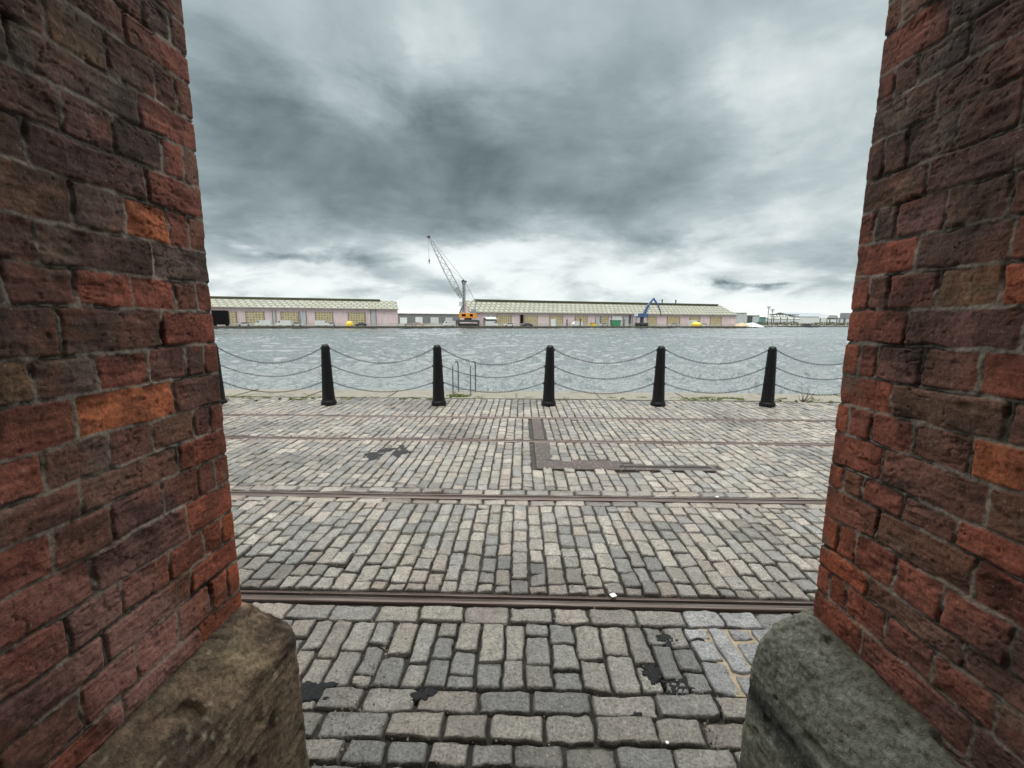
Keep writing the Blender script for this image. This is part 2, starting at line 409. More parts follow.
    for j in range(len(tt)):
        o = off[j]; PP = P0[:2]; PP = np.array(PP)+np.array(dj[:2])*o+np.array(dn[:2])*o
        # corner radius grows down the slope
        p, nn = ring_points_scaled(ss2, rad+.10*o, Lj, W, o, P0, dj, dn)
        hh = nh[:, j]
        V[:, j, 0] = p[:, 0]+nn[:, 0]*hh*no[j]*-1 if False else p[:, 0]+nn[:, 0]*hh*abs(no[j])
        V[:, j, 1] = p[:, 1]+nn[:, 1]*hh*abs(no[j])
        V[:, j, 2] = zc[j]+hh*abs(nz[j])*(1 if j < 190 else 0)
    c = plabel(A, B, off, zc, seed)
    n, m = A.shape; F = grid_faces(n, m); i0 = np.arange(m-1)
    F = np.concatenate([F, np.stack([(n-1)*m+i0, i0, i0+1, (n-1)*m+i0+1], -1)])
    if side == 'L': F = F[:, ::-1]
    np_mesh('plinth', V.reshape(-1, 3), F, M_stone, root, c.reshape(-1, 3))
    # core that closes the pier on top
    tag(root, label, 'brick pier')
    return root, P0, dj, dn
def ring_points_scaled(s, r, Lj, W, o, P0, dj, dn):
    """ring enlarged by o on all sides; parameter s keeps belonging to the unscaled ring"""
    per = 2*(Lj+W); s = np.mod(s, per); st = np.cumsum([0, W, Lj, W, Lj]); k = np.clip(np.searchsorted(st, s, side='right')-1, 0, 3)
    L2 = np.array([W, Lj, W, Lj]); f = (s-st[k])/L2[k]; e2 = L2+2*o; st2 = np.concatenate([[0], np.cumsum(e2)])
    s2 = st2[k]+f*e2[k]
    P = np.array(P0[:2])+np.array(dj[:2])*o+np.array(dn[:2])*o
    return ring_points(s2, r, Lj+2*o, W+2*o, P, dj[:2], dn[:2])

def col_left(A, B, off, zc, seed):
    z = zc[None, :]+0*A
    n = fbm(A*7, B*7, seed+50, 5); n2 = fbm(A*25, B*25, seed+51, 4)
    c = np.array([.17, .118, .078])*(1+.6*n2)[..., None]
    och = sstep(.0, .5, n)[..., None]; c = c*(1-.6*och)+np.array([.25, .195, .12])*.6*och
    dk = sstep(.02, .5, fbm(A*5+9, B*5, seed+52, 5))[..., None]; c = c*(1-.72*dk)+np.array([.035, .028, .022])*.72*dk
    lich = sstep(.45, .65, fbm(A*32+2, B*32, seed+53, 3))[..., None]; c = c*(1-.6*lich)+np.array([.36, .32, .22])*.6*lich
    pink = sstep(.1, .6, fbm(A*4+70, B*4, seed+54, 3)+.5*sstep(-.25, -.5, A))[..., None]*sstep(.45, .6, z)[..., None]; c = c*(1-.45*pink)+np.array([.15, .075, .06])*.45*pink
    top = sstep(.03, .0, off)[None, :]*sstep(-.5, .2, fbm(A*14, B*14, seed+58, 4)); c = c*(1-.7*top[..., None])+np.array([.04, .033, .025])*.7*top[..., None]
    low = sstep(.55, .2, z)[..., None]; c = c*(1-.35*low)+np.array([.085, .075, .05])*.35*low
    return np.clip(c, .01, .6)
def col_right(A, B, off, zc, seed):
    z = zc[None, :]+0*A
    n2 = fbm(A*25, B*25, seed+51, 4); n = fbm(A*6, B*6, seed+50, 4)
    c = np.array([.165, .165, .13])*(1+.38*n2+.25*n)[..., None]
    t = B/B.max()
    band = np.exp(-((z-.44-.03*n)/.05)**2)*sstep(-.35, .35, fbm(A*6+5, B*3, seed+57, 3)+.25)
    c = c*(1-.88*band[..., None])+np.array([.012, .012, .012])*.88*band[..., None]
    top = sstep(.05, .0, off)[None, :]*sstep(-.6, .2, fbm(A*14, B*14, seed+58, 4)); c = c*(1-.75*top[..., None])+np.array([.05, .042, .03])*.75*top[..., None]
    lo = sstep(.40, .30, z)[..., None]; c = c*(1-.4*lo)+np.array([.10, .095, .05])*.4*lo
    return np.clip(c, .008, .6)
def prof_left(zj): return [(-.03, zj-.0), (.012, zj+.004), (.025, zj-.010), (.100, zj-.135), (.106, zj-.162), (.110, zj-.35), (.114, 0), (.114, -.12)]
def prof_right(zj): return [(-.03, zj-.0), (.015, zj+.004), (.03, zj-.012), (.074, zj-.085), (.101, zj-.17), (.107, zj-.25), (.111, zj-.40), (.116, 0), (.116, -.12)]
pierL = make_pier('L', LEFT_BEDS, LEFT, 532, (215, 318), 101, 'tall dark brick pier on a brown lichen-stained stone plinth, at the left of the opening', col_left, prof_left)
pierR = make_pier('R', RIGHT_BEDS, RIGHT, 500, (847, 321), 202, 'tall red-brown brick pier on a smooth grey-green plinth with a black streak, at right', col_right, prof_right)

M_bounce = plain('bounce_surface', (.62, .57, .51), .9, 0, .3, 2)  # pale surface, bounces light back onto the jambs
MB().box((0, -1.7, 3.95), (14, 5.4, .6)).build('added_shade_slab', M_bounce)['kind'] = 'structure'  # unseen slab added overhead to shade the jambs and nearest setts
MB().box((0, -4.5, 1.8), (14, .4, 4.2)).build('added_shade_wall', M_bounce)['kind'] = 'structure'  # unseen wall added behind the camera to block light
# ------------------------------------------------------------------ ground of setts
def gy(py, px=520): return ground(px, py).y
yR = [gy(600, 520), gy(497, 520), gy(440.5, 520), gy(417.5, 520)]   # rails
COPE0 = gy(399.5); EDGE = gy(391.5)
print('rails', yR, 'cope', COPE0, 'edge', EDGE, 'bollard', gy(405))
setts = []  # (corners 4x2, colour index)
def cols(y0, y1, wx=(.098, .128), ly=(.13, .24), xw=None):
    out = []; xl = xw if xw else max(2.5, 1.40*y1+1.6)
    x = -xl
    while x < xl:
        w = random.uniform(*wx); y = y0; L = y1-y0; ln = []
        a = -random.random()*.12
        ys = [y0]; y = y0+max(.07, random.uniform(*ly)+a)
        while y < y1-.075: ys.append(y); y += random.uniform(*ly)
        ys.append(y1)
        for p, q in zip(ys, ys[1:]): out.append((x, p, x+w, q))
        x += w
    return out
def rows(y0, y1, n, lx=(.17, .27), xw=None):
    out = []; xl = xw if xw else max(2.5, 1.40*y1+1.6); h = (y1-y0)/n
    for i in range(n):
        x = -xl-random.random()*.2
        while x < xl:
            w = random.uniform(*lx); out.append((x, y0+i*h, x+w, y0+(i+1)*h)); x += w
    return out
RW = .064  # half width of a rail slot
yA = gy(624); yB = gy(690); yC = gy(714); yD = gy(742); yE = gy(768)
L = []
L += cols(-1.2, yE-.16, (.12, .15)); L += rows(yE-.16, yE, 1); L += rows(yE, yD, 1, (.15, .25)); L += rows(yD, yC, 1, (.18, .28)); L += rows(yC, yB, 1, (.19, .29))
L += cols(yB, yA, (.10, .135), (.13, .25)); L += rows(yA, yR[0]-RW, 1, (.19, .27))
L += cols(yR[0]+RW, yR[1]-RW-.10, (.095, .122), (.12, .20)); L += rows(yR[1]-RW-.10, yR[1]-RW, 1)
L += rows(yR[1]+RW, yR[1]+RW+.115, 1); L += cols(yR[1]+RW+.115, yR[2]-RW, (.10, .128), (.13, .21))
L += cols(yR[2]+RW, yR[3]-RW, (.10, .128), (.12, .20)); L += cols(yR[3]+RW, COPE0, (.11, .14), (.14, .24))
L = np.array(L)
# duct cover footprint (world)
g = lambda x, y: ground(x, y)
a0, a1 = g(532.5, 420), g(535.5, 467); ax0 = (a0.x+a1.x)/2; ax1 = ax0+.21
by0, by1 = gy(468.5), gy(459.5); bx1 = g(711, 464).x; bx0 = ax0
bxm = g(622, 464).x; bym = by0+(by1-by0)*.62
DUCT = [(ax0, yR[2]+RW, ax0+.15, yR[3]-RW), (ax0, by1, ax1, yR[2]-RW), (bx0, by0, bxm, by1), (bxm, by0, bx1, bym)]
cxs = (L[:, 0]+L[:, 2])/2; cys = (L[:, 1]+L[:, 3])/2
keep = np.ones(len(L), bool)
for (x0, y0, x1, y1) in DUCT: keep &= ~((cxs > x0-.01) & (cxs < x1+.01) & (cys > y0-.02) & (cys < y1+.02))
L = L[keep]; print('setts', len(L))
PAL = np.array([(.255, .245, .22), (.235, .23, .215), (.275, .26, .23), (.205, .205, .20), (.295, .275, .245), (.22, .21, .19), (.26, .235, .205), (.18, .18, .175)])
def build_setts(L, uv, name):
    n = len(L); u = np.array(uv); k = len(u)
    gap = rng.uniform(.0006, .0036, (n, 4)); jit = rng.normal(0, .0030, (n, 4, 2))
    x0 = L[:, 0]+gap[:, 0]; x1 = L[:, 2]-gap[:, 1]; y0 = L[:, 1]+gap[:, 2]; y1 = L[:, 3]-gap[:, 3]
    Cn = np.stack([np.stack([x0, y0], -1), np.stack([x1, y0], -1), np.stack([x1, y1], -1), np.stack([x0, y1], -1)], 1)+jit
    U, W = np.meshgrid(u, u, indexing='ij'); U = U.ravel(); W = W.ravel()
    wts = np.stack([(1-U)*(1-W), U*(1-W), U*W, (1-U)*W], -1)          # m,4
    P = np.einsum('mk,nkd->nmd', wts, Cn); ctr = Cn.mean(1, keepdims=True)
    sx = np.abs(2*U-1); sy = np.abs(2*W-1)
    cr = (sx**6*sy**6)*.065; P = ctr+(P-ctr)*(1-cr)[None, :, None]
    edge = np.maximum(sx, sy)
    wob = np.stack([fbm(P[..., 0]*25, P[..., 1]*25, 5, 2), fbm(P[..., 0]*25+40, P[..., 1]*25, 6, 2)], -1)*.008*(edge > .85)[None, :, None]
    P = P+wob
    w = (x1-x0)[:, None]; hgt = (y1-y0)[:, None]
    e = np.minimum(np.minimum(U, 1-U)[None]*w, np.minimum(W, 1-W)[None]*hgt)
    rad = .0105
    z = -.036*(1-np.clip(e/rad, 0, 1))**2.6
    z = z+rng.normal(0, .0035, (n, 1))+(U-.5)[None]*rng.normal(0, .005, (n, 1))+(W-.5)[None]*rng.normal(0, .005, (n, 1))
    z = z+.0055*fbm(P[..., 0]*24, P[..., 1]*24, 9, 3)+.0030*fbm(P[..., 0]*80, P[..., 1]*90, 10, 2)
    z = z-.010*(1-sstep(0, .6, 1+0*z))  # keep tops level
    und = .012*fbm(P[..., 0]*.8, P[..., 1]*.8, 12, 2); z = z+und*0.6
    V = np.concatenate([P, z[..., None]], -1)
    c = PAL[rng.integers(0, len(PAL), n)]*np.array([.84, .82, .78])*rng.uniform(.80, 1.10, (n, 1))
    cx = (L[:, 0]+L[:, 2])/2; cy = (L[:, 1]+L[:, 3])/2
    blue = (cx > g(690, 650).x) & (cy < yR[0]) & (cy > yB) ; c[blue] = np.array([.255, .257, .255])*rng.uniform(.8, 1.25, (blue.sum(), 1))
    near = sstep(2.2, 1.3, cy)[:, None]; c = c*(1-.22*near)  # setts nearest the camera darkened, shade put into their colour
    rust = np.zeros(n)
    for yr in yR: rust = np.maximum(rust, np.exp(-((cy-yr)/.17)**2))
    rust = (rust*rng.random(n)*.55)[:, None]; c = c*(1-rust)+np.array([.17, .115, .085])*rust
    stain = sstep(.12, .55, fbm(cx*1.1+8, cy*1.6, 33, 3))[:, None]; c = c*(1-.38*stain)
    C = np.repeat(c[:, None, :], k*k, 1)
    C = C*(1+.16*fbm(P[..., 0]*14, P[..., 1]*14, 21, 3))[..., None]
    dirt = sstep(.014, .002, e)[..., None]; C = C*(1-.75*dirt)+np.array([.035, .031, .026])*.75*dirt
    F0 = grid_faces(k, k); F = (F0[None]+(np.arange(n)*k*k)[:, None, None]).reshape(-1, 4)
    o = np_mesh(name, V.reshape(-1, 3), F, M_sett, None, np.clip(C, .01, .7).reshape(-1, 3)); return o
cy = (L[:, 1]+L[:, 3])/2
nearm = cy < 2.9
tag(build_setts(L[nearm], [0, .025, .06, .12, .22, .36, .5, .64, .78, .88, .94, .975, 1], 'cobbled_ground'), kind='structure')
tag(build_setts(L[~nearm], [0, .05, .12, .5, .88, .95, 1], 'cobbled_quay'), kind='structure')
# soil between the setts
m, t, b = newmat('joint_soil'); co = coord(t)
t.put(b.inputs['Base Color'], t.ramp(t.noise(co, 6, 6, .7), [(.3, (.012, .011, .010)), (.55, (.028, .025, .021)), (.78, (.085, .075, .06))]))
b.inputs['Roughness'].default_value = .9; t.put(b.inputs['Normal'], t.bump(t.noise(co, 90, 4), .8, .01)); M_soil = m
MB().box((0, (COPE0-40)/2, -.274), (400, COPE0+40, .5)).build('quay_ground', M_soil)['kind'] = 'structure'
# plain paving beyond the detailed setts
m, t, b = newmat('far_setts'); co = coord(t)
bt = t.n('ShaderNodeTexBrick'); t.put(bt.inputs['Vector'], co); bt.inputs['Scale'].default_value = 1; bt.inputs['Brick Width'].default_value = .19; bt.inputs['Row Height'].default_value = .12
bt.inputs['Mortar Size'].default_value = .012; bt.inputs['Color1'].default_value = (.26, .25, .22, 1); bt.inputs['Color2'].default_value = (.19, .185, .17, 1); bt.inputs['Mortar'].default_value = (.05, .045, .04, 1)
t.put(b.inputs['Base Color'], bt.outputs[0]); b.inputs['Roughness'].default_value = .6; t.put(b.inputs['Normal'], t.bump(bt.outputs[1], .6, -.02)); M_fars = m
for sgn in (-1, 1):
    xx = 1.40*COPE0+1.75
    MB().box((sgn*(xx+90), COPE0/2, -.014), (180, COPE0-.02, .02)).build('paving', M_fars)['kind'] = 'structure'
# mortar smeared between the blue setts
def blob(name, c, rx, ry, z, mat, seed, n=48, hgt=.006, jag=.45, parent=None, sub=8):
    """irregular low lump with its own outline and thickness"""
    V = []; 
    th = np.linspace(0, 2*math.pi, n, endpoint=False)
    rad = 1+jag*fbm(np.cos(th)*1.6+seed*3.1, np.sin(th)*1.6+seed, seed, 6, .58)*1.9
    rad = np.clip(rad, .22, 1.9)
    ring = np.linspace(0, 1, sub+1)[1:]
    V = [(c[0], c[1], z+hgt)]
    for q in ring:
        x = c[0]+np.cos(th)*rx*rad*q; y = c[1]+np.sin(th)*ry*rad*q
        zz = z+hgt*(1-q**4)*(1+.5*fbm(x*60, y*60, seed, 2))-.014*(q > .99)
        V += list(zip(x, y, zz))
    bm = bmesh.new(); vs = [bm.verts.new(v) for v in V]
    for k in range(n): bm.faces.new((vs[0], vs[1+k], vs[1+(k+1) % n]))
    for r in range(sub-1):
        for k in range(n):
            a = 1+r*n+k; b_ = 1+r*n+(k+1) % n; bm.faces.new((vs[a], vs[a+n], vs[b_+n], vs[b_]))
    me = bpy.data.meshes.new(name); bm.to_mesh(me); bm.free(); me.polygons.foreach_set('use_smooth', [True]*len(me.polygons))
    return link_mesh(name, me, mat, parent)
M_mortar = plain('orange_mortar', (.30, .245, .165), .9, 0, .25, 14, .7, 90)
p0, p1 = g(697, 626), g(800, 690); 
mo = MB(); mo.box(((p0.x+p1.x)/2, (yA+yB)/2, -.012), (p1.x-p0.x, yA-yB, .012)); mo = mo.build('mortar', M_mortar); mo['kind'] = 'structure'
M_tar = plain('tar', (.009, .009, .010), .5, 0, .3, 30, .8, 150, .25)
M_asph = plain('asphalt', (.022, .022, .023), .8, 0, .3, 30, .8, 140, .2)
TARS = [((425, 694), 11, 7, 'small black tar lump on the cobbles in the lower middle left of the opening'), ((312, 690), 17, 9, 'black tar smear on the cobbles against the left plinth'),
        ((652, 672), 10, 9, 'upper left of the black tar spots by the right plinth'), ((680, 686), 16, 8, 'widest black tar splash before the pale mortared setts'),
        ((711, 703), 13, 7, 'lower right black tar patch nearest the right plinth'), ((672, 640), 12, 6, 'rounded tar patch nearest the rail, left of the orange mortar'), ((637, 716), 8, 4, 'smallest tar spot below the others on the right')]
for i, ((px, py), rx, ry, lb) in enumerate(TARS):
    p = g(px, py); q = g(px+rx, py); q2 = g(px, py-ry)
    tag(blob('tar_patch', p, (q-p).length*1.15, abs(q2.y-p.y)*1.15, -.0052, M_tar, 7+i, 110, .0075, .5), lb, 'tar patch', 'black tar patches on the near cobbles')
p = g(388, 452); q = g(412, 452); q2 = g(388, 445)
tag(blob('asphalt_patch', p, q.x-p.x, q2.y-p.y, -.003, M_asph, 31, 120, .0075, .5), 'dark ragged asphalt repair among the cobbles between the rails', 'asphalt patch')
M_paper = plain('white_paper', (.75, .75, .72), .7)
for (px, py), lb, s in (((613, 597), 'scrap of white paper lying on the nearest rail', .032), ((717, 498), 'tiny white scrap lying on the second rail, far along the quay', .022), ((667, 745), 'cigarette end lying in a gap between near cobbles', .011)):
    p = g(px, py); mb = MB(); mb.box((p.x, p.y, .012), (s*1.1, s, .004), .4, .001); tag(mb.build('litter', M_paper), lb, 'litter')

r_g = np.random.default_rng(77); ng = 2600
gx = r_g.uniform(-1.6, 1.7, ng); gyy = yE-.1+(yR[1]-yE)*r_g.random(ng)**1.5; cl = r_g.random(ng) < .35
gx[cl] = np.where(r_g.random(cl.sum()) < .5, -.68+r_g.normal(0, .06, cl.sum()), .74+r_g.normal(0, .06, cl.sum())); gyy[cl] = r_g.uniform(1.1, 2.0, cl.sum())
gs = .0018+.0045*r_g.random(ng)**3; tv = np.array([(1, 1, 1), (-1, -1, 1), (-1, 1, -1), (1, -1, -1)])*.7
GV = np.stack([gx, gyy, r_g.uniform(-.008, .004, ng)], -1)[:, None, :]+gs[:, None, None]*(tv[None]+r_g.normal(0, .3, (ng, 4, 3)))
GF = (np.array([(0, 1, 2), (0, 3, 1), (0, 2, 3), (1, 3, 2)])[None]+(4*np.arange(ng))[:, None, None]).reshape(-1, 3)
tag(np_mesh('grit', GV.reshape(-1, 3), GF, plain('grit_stone', (.20, .17, .13), .9, 0, .7, 40), None, None, False), kind='stuff')
# rails
m, t, b = newmat('rail_steel'); co = coord(t)
st = t.vmath('MULTIPLY', co, (.6, 30, 30)); nn = t.noise(st, 4, 5, .6)
t.put(b.inputs['Base Color'], t.ramp(nn, [(.3, (.040, .026, .020)), (.5, (.085, .062, .052)), (.72, (.18, .16, .15))])); b.inputs['Metallic'].default_value = .55
t.put(b.inputs['Roughness'], t.math('MULTIPLY_ADD', nn, .35, .25)); M_rail = m
M_rdirt = plain('groove_dirt', (.060, .043, .034), .85, 0, .45, 9, .8, 110)
RLAB = ['rusty grooved rail nearest the piers, set in the cobbles', 'reddish rusty rail second from the piers', 'dark rail running through the cover plates, third from the piers', 'thin dark rail farthest from the piers, just before the bollards']
for i, yr in enumerate(yR):
    rt = empty('rail', (0, yr, 0))
    RSC = (.74, .9, 1.0, 1.0)[i]; xs = np.arange(-70, 70.01, .5)
    def strip(name, prof, mat, seed):
        n = len(prof); V = np.zeros((len(xs), n, 3)); V[..., 0] = xs[:, None]
        w = .004*fbm(xs*.7, xs*0+seed, seed, 2); h_ = .003*fbm(xs*.9, xs*0+seed+9, seed+4, 2)
        V[..., 1] = RSC*np.array([p[0] for p in prof])[None]-.004+w[:, None]; V[..., 2] = np.array([p[1] for p in prof])[None]-.004+h_[:, None]
        np_mesh(name, V.reshape(-1, 3), grid_faces(len(xs), n), mat, rt)
    a = (5+i*3)
    strip('rail_head', [(-.052, -.06), (-.052, -.004), (-.048, .003), (-.040, .006), (.000, .006), (.007, .003), (.010, -.004), (.012, -.045), (.044, -.045), (.046, -.004), (.048, .0), (.058, .0), (.060, -.004), (.060, -.06)][::1], M_rail, a)
    strip('groove_dirt', [(.0125, -.017), (.024, -.021), (.034, -.019), (.0435, -.016)], M_rdirt, a+1)
    strip('edge_dirt', [(.0605, -.012), (.07, -.006), (.085, -.008), (.095, -.03)], M_rdirt, a+2)
    tag(rt, RLAB[i], 'rail', 'rails set in the cobbled quay')

# duct covers
m, t, b = newmat('chequer_plate'); co = coord(t)
v1 = t.n('ShaderNodeTexVoronoi'); t.put(v1.inputs['Vector'], co); v1.inputs['Scale'].default_value = 24; v1.inputs['Randomness'].default_value = .6
st_ = t.ramp(v1.outputs['Distance'], [(.18, (1, 1, 1)), (.34, (0, 0, 0))])
bc_ = t.mix(t.noise(co, 5, 5, .6), (.030, .024, .022), (.085, .066, .058))
t.put(b.inputs['Base Color'], t.mix(st_, bc_, (.17, .14, .125))); b.inputs['Metallic'].default_value = .2; b.inputs['Roughness'].default_value = .55
t.put(b.inputs['Normal'], t.bump(st_, .8, .006)); M_plate = m
dc = empty('duct_cover', (ax0, by0, 0))
for (x0, y0, x1, y1) in DUCT:
    nseg = max(1, int(max(x1-x0, y1-y0)/1.1)); 
    for k in range(nseg):
        if x1-x0 > y1-y0: xa, xb, ya, yb = x0+(x1-x0)*k/nseg, x0+(x1-x0)*(k+1)/nseg, y0, y1
        else: xa, xb, ya, yb = x0, x1, y0+(y1-y0)*k/nseg, y0+(y1-y0)*(k+1)/nseg
        MB().box(((xa+xb)/2-ax0, (ya+yb)/2-by0, -.011+.002*random.random()), (xb-xa-.006, yb-ya-.006, .02), 0, .002).build('cover_plate', M_plate, dc)
M_dark = plain('dark_recess', (.008, .008, .008), .8)
xs0 = g(618, 464).x-ax0; xs1 = g(705, 463).x-ax0; MB().box(((xs0+xs1)/2, (by1-by0)*.36, .0005), (xs1-xs0, .05, .006), R(.2)).build('slot', M_dark, dc)
tag(dc, 'rusty chequered steel duct covers laid in an L between the rails', 'cover')

# cope and quay edge
m, t, b = newmat('cope_stone'); co = coord(t)
n1 = t.noise(co, 2.3, 8, .72); n2 = t.noise(co, 25, 5, .6)
c = t.ramp(n1, [(.3, (.075, .072, .052)), (.5, (.165, .155, .128)), (.72, (.10, .098, .058))]); c = t.mix(t.ramp(n2, [(.55, (0, 0, 0)), (.7, (.5, .5, .5))]), c, (.14, .13, .09))
t.put(b.inputs['Base Color'], c); b.inputs['Roughness'].default_value = .75; t.put(b.inputs['Normal'], t.bump(n2, .6, .01)); M_cope = m
cp = MB(); x = -45.0
while x < 45:
    w = random.uniform(1.3, 1.9); cp.box((x+w/2, (COPE0+EDGE)/2+.012, -.21+random.uniform(-.006, .006)), (w-.012, EDGE-COPE0-.02, .44), 0, .02); x += w
tag(cp.build('quay_edge', M_cope), kind='structure')
M_qwall = plain('quay_wall_stone', (.13, .12, .10), .8, 0, .35, 1.5, .5, 10)
MB().box((0, EDGE-.35, -2.4), (400, .6, 3.9)).build('quay_wall', M_qwall)
tag(bpy.data.objects['quay_wall'], kind='structure')

# bollards
y_b = gy(405, 500); base = [ground(px, 405).x for px in (222, 329, 440, 550, 660, 767)]
b0, b1 = ground(329, 404.3), ground(767, 406.2)
step = (b1-b0)/4; BP = [b0+step*(k-1) for k in range(7)]
print('bollard step', step[:], [project(p) for p in BP])
BH = 1.16
def make_bollard():
    r = empty('bollard')
    MB().lathe([(.141, -.05), (.141, .055), (.136, .072), (.126, .085), (.122, .10)]).build('base', M_iron, r, True)
    MB().lathe([(.118, .085), (.115, .11), (.106, .32), (.094, .62), (.082, .94), (.076, 1.07), (.074, 1.09), (.070, 1.115), (.058, 1.14), (.038, 1.155), (.0, 1.161)]).build('post', M_iron, r, True)
    for z, rr in ((1.075, .080), (.75, .092), (.43, .105)):
        for sx in (-1, 1):
            pts = [(sx*(rr+.018*math.sin(a)-.006), 0, z+.022*math.cos(a)) for a in np.linspace(0, math.pi, 7)]
            MB().path(pts, .006, 6).build('chain_eye', M_iron, r, True)
    return r
def children(o): return [c for c in bpy.data.objects if c.parent == o]
def copy_tree(o, parent=None):
    c = o.copy(); COL.objects.link(c); c.parent = parent
    for ch in children(o): copy_tree(ch, c)
    return c
BLAB = ['black iron bollard half hidden at the edge of the left brick pier', 'black iron bollard second from the left pier, left of the harbour crane', 'black iron bollard just left of the ladder hoops', 'black iron bollard in the middle, right of the ladder hoops',
        'black iron bollard below the blue material handler', 'black iron bollard leaning in view beside the right brick pier', 'black iron bollard hidden behind the right brick pier']
protoB = make_bollard()
for i, p in enumerate(BP):
    o = protoB if i == 0 else copy_tree(protoB)
    o.location = (p.x, p.y, -.002); o.rotation_euler = (R(random.uniform(-.7, .7)), R(random.uniform(-.6, .6)), R(random.uniform(-12, 12))); tag(o, BLAB[i], 'bollard', 'black bollards along the quay edge')
# chains of real links
def link_template():
    bm = bmesh.new(); pts = []; a, bb = .017, .010
    for k in range(10):
        th = 2*math.pi*k/10; pts.append((a*math.cos(th)*(1.0 if abs(math.cos(th)) > .4 else 1.2), bb*math.sin(th)))
    V = []; n = 5; r = .0042
    for k, (x, y) in enumerate(pts):
        th = 2*math.pi*k/10; nx, ny = math.cos(th), math.sin(th)
        for j in range(n):
            ph = 2*math.pi*j/n; V.append((x+nx*r*math.cos(ph), y+ny*r*math.cos(ph), r*math.sin(ph)))
    F = [(k*n+j, k*n+(j+1) % n, ((k+1) % 10)*n+(j+1) % n, ((k+1) % 10)*n+j) for k in range(10) for j in range(n)]
    return np.array(V), np.array(F)
LV, LF = link_template(); LV = LV*np.array([1.05, 1.12, 1.12])
def chain_mesh(span, sag, roff):
    # catenary-like parabola along x from roff to span-roff, z=0 at the ends
    x0, x1 = roff, span-roff; N_ = 400; t_ = np.linspace(0, 1, N_); X = x0+(x1-x0)*t_; Zc = -4*sag*t_*(1-t_)
    Ls = np.concatenate([[0], np.cumsum(np.hypot(np.diff(X), np.diff(Zc)))]); n = int(Ls[-1]/.0285); Vs = []; Fs = []
    for k in range(n+1):
        q = Ls[-1]*k/n; x = np.interp(q, Ls, X); z = np.interp(q, Ls, Zc); tt = (x-x0)/(x1-x0); sl = -4*sag*(1-2*tt)/(x1-x0); L_ = math.hypot(1, sl); tx, tz = 1/L_, sl/L_
        v = LV.copy()
        if k % 2: v = v[:, [0, 2, 1]]
        P = np.stack([x+v[:, 0]*tx-v[:, 2]*tz, v[:, 1], z+v[:, 0]*tz+v[:, 2]*tx], -1); Vs.append(P); Fs.append(LF+k*len(LV))
    return np.concatenate(Vs), np.concatenate(Fs)
span = step.length; rzb = math.atan2(step.y, step.x)
ORD = ['upper', 'middle', 'lower']
SPN = ['first span beside the left pier', 'second span, left of the ladder hoops', 'span that crosses the ladder hoops', 'span right of the middle bollard', 'span below the end of the pink shed', 'last span running behind the right pier']
protos = []
for (z, sag, ro) in ((1.075, .275, .09), (.75, .235, .10), (.43, .195, .115)):
    V, F = chain_mesh(span, sag, ro); o = np_mesh('chain', V, F, M_chain); protos.append((o, z))
for j, (o0, z) in enumerate(protos):
    for i in range(6):
        o = o0
        if i: o = o0.copy(); COL.objects.link(o)
        o.location = (BP[i].x, BP[i].y, z); o.rotation_euler = (0, 0, rzb); o.scale.z = random.uniform(.9, 1.08)
        tag(o, f'{ORD[j]} slack iron chain in the {SPN[i]}', 'chain', 'chains slung between the bollards')

# ladder hoops on the quay edge
lad = empty('quay_ladder'); 
pl = ground(457, 394); pr_ = ground(474, 394); yl = EDGE-.12
xl, xr = pl.x*(yl/pl.y), pr_.x*(yl/pr_.y); lad.location = ((xl+xr)/2, yl, 0)
for sx in (-1, 1):
    hw = (xr-xl)/2; pts = [(sx*hw-.035, -.34, -.02), (sx*hw-.035, -.34, .60)]+[(sx*hw-.035*math.cos(a), -.17-.17*math.cos(a), .60+.12*math.sin(a)) for a in np.linspace(.3, math.pi-.3, 7)]+[(sx*hw+.035, 0.0, .60), (sx*hw+.035, .0, -.02), (sx*hw+.035, .16, -.25), (sx*hw+.035, .16, -1.5)]
    MB().path(pts, .016, 8).build('handrail', M_galv, lad, True)
for z in (.06, -.3, -.6, -.9, -1.2):
    MB().tube((-hw, .0 if z > 0 else .14, z), (hw, .0 if z > 0 else .14, z), .014).build('rung', M_galv, lad, True)
tag(lad, 'pair of thin steel ladder hoops rising over the quay edge', 'ladder')

# weeds along the cope
M_grass = plain('weed_green', (.10, .135, .035), .7, 0, .45, 30)
M_dry = plain('dry_moss', (.16, .15, .06), .85, 0, .4, 30)
def blades(name, pts, hgt, mat, seed, w=.006, parent=None):
    r = random.Random(seed); bm = bmesh.new()
    for (x, y) in pts:
        a = r.uniform(0, 6.28); h = hgt*r.uniform(.5, 1.2); lx, ly = r.uniform(-.6, .6)*h, r.uniform(-.6, .6)*h; dx, dy = w*math.cos(a), w*math.sin(a)
        v = [bm.verts.new(q) for q in ((x-dx, y-dy, 0), (x+dx, y+dy, 0), (x+lx*.4+dx*.7, y+ly*.4+dy*.7, h*.6), (x+lx*.4-dx*.7, y+ly*.4-dy*.7, h*.6), (x+lx, y+ly, h))]
        bm.faces.new(v[:4]); bm.faces.new((v[3], v[2], v[4]))
    me = bpy.data.meshes.new(name); bm.to_mesh(me); bm.free(); return link_mesh(name, me, mat, parent)
def scatter(px0, px1, py, dy, n, seed):
    r = random.Random(seed); out = []; nc = max(3, n//45); cl = [(r.uniform(px0, px1), py+r.gauss(0, dy), r.uniform(.6, 3.5)) for _ in range(nc)]
    for _ in range(n):
        c_ = r.choice(cl); p = ground(c_[0]+r.gauss(0, c_[2]), min(404, c_[1]+r.gauss(0, .35))); out.append((p.x, min(p.y, EDGE-.1)))
    return out
r9 = random.Random(4); gp = ground(458, 396.8)
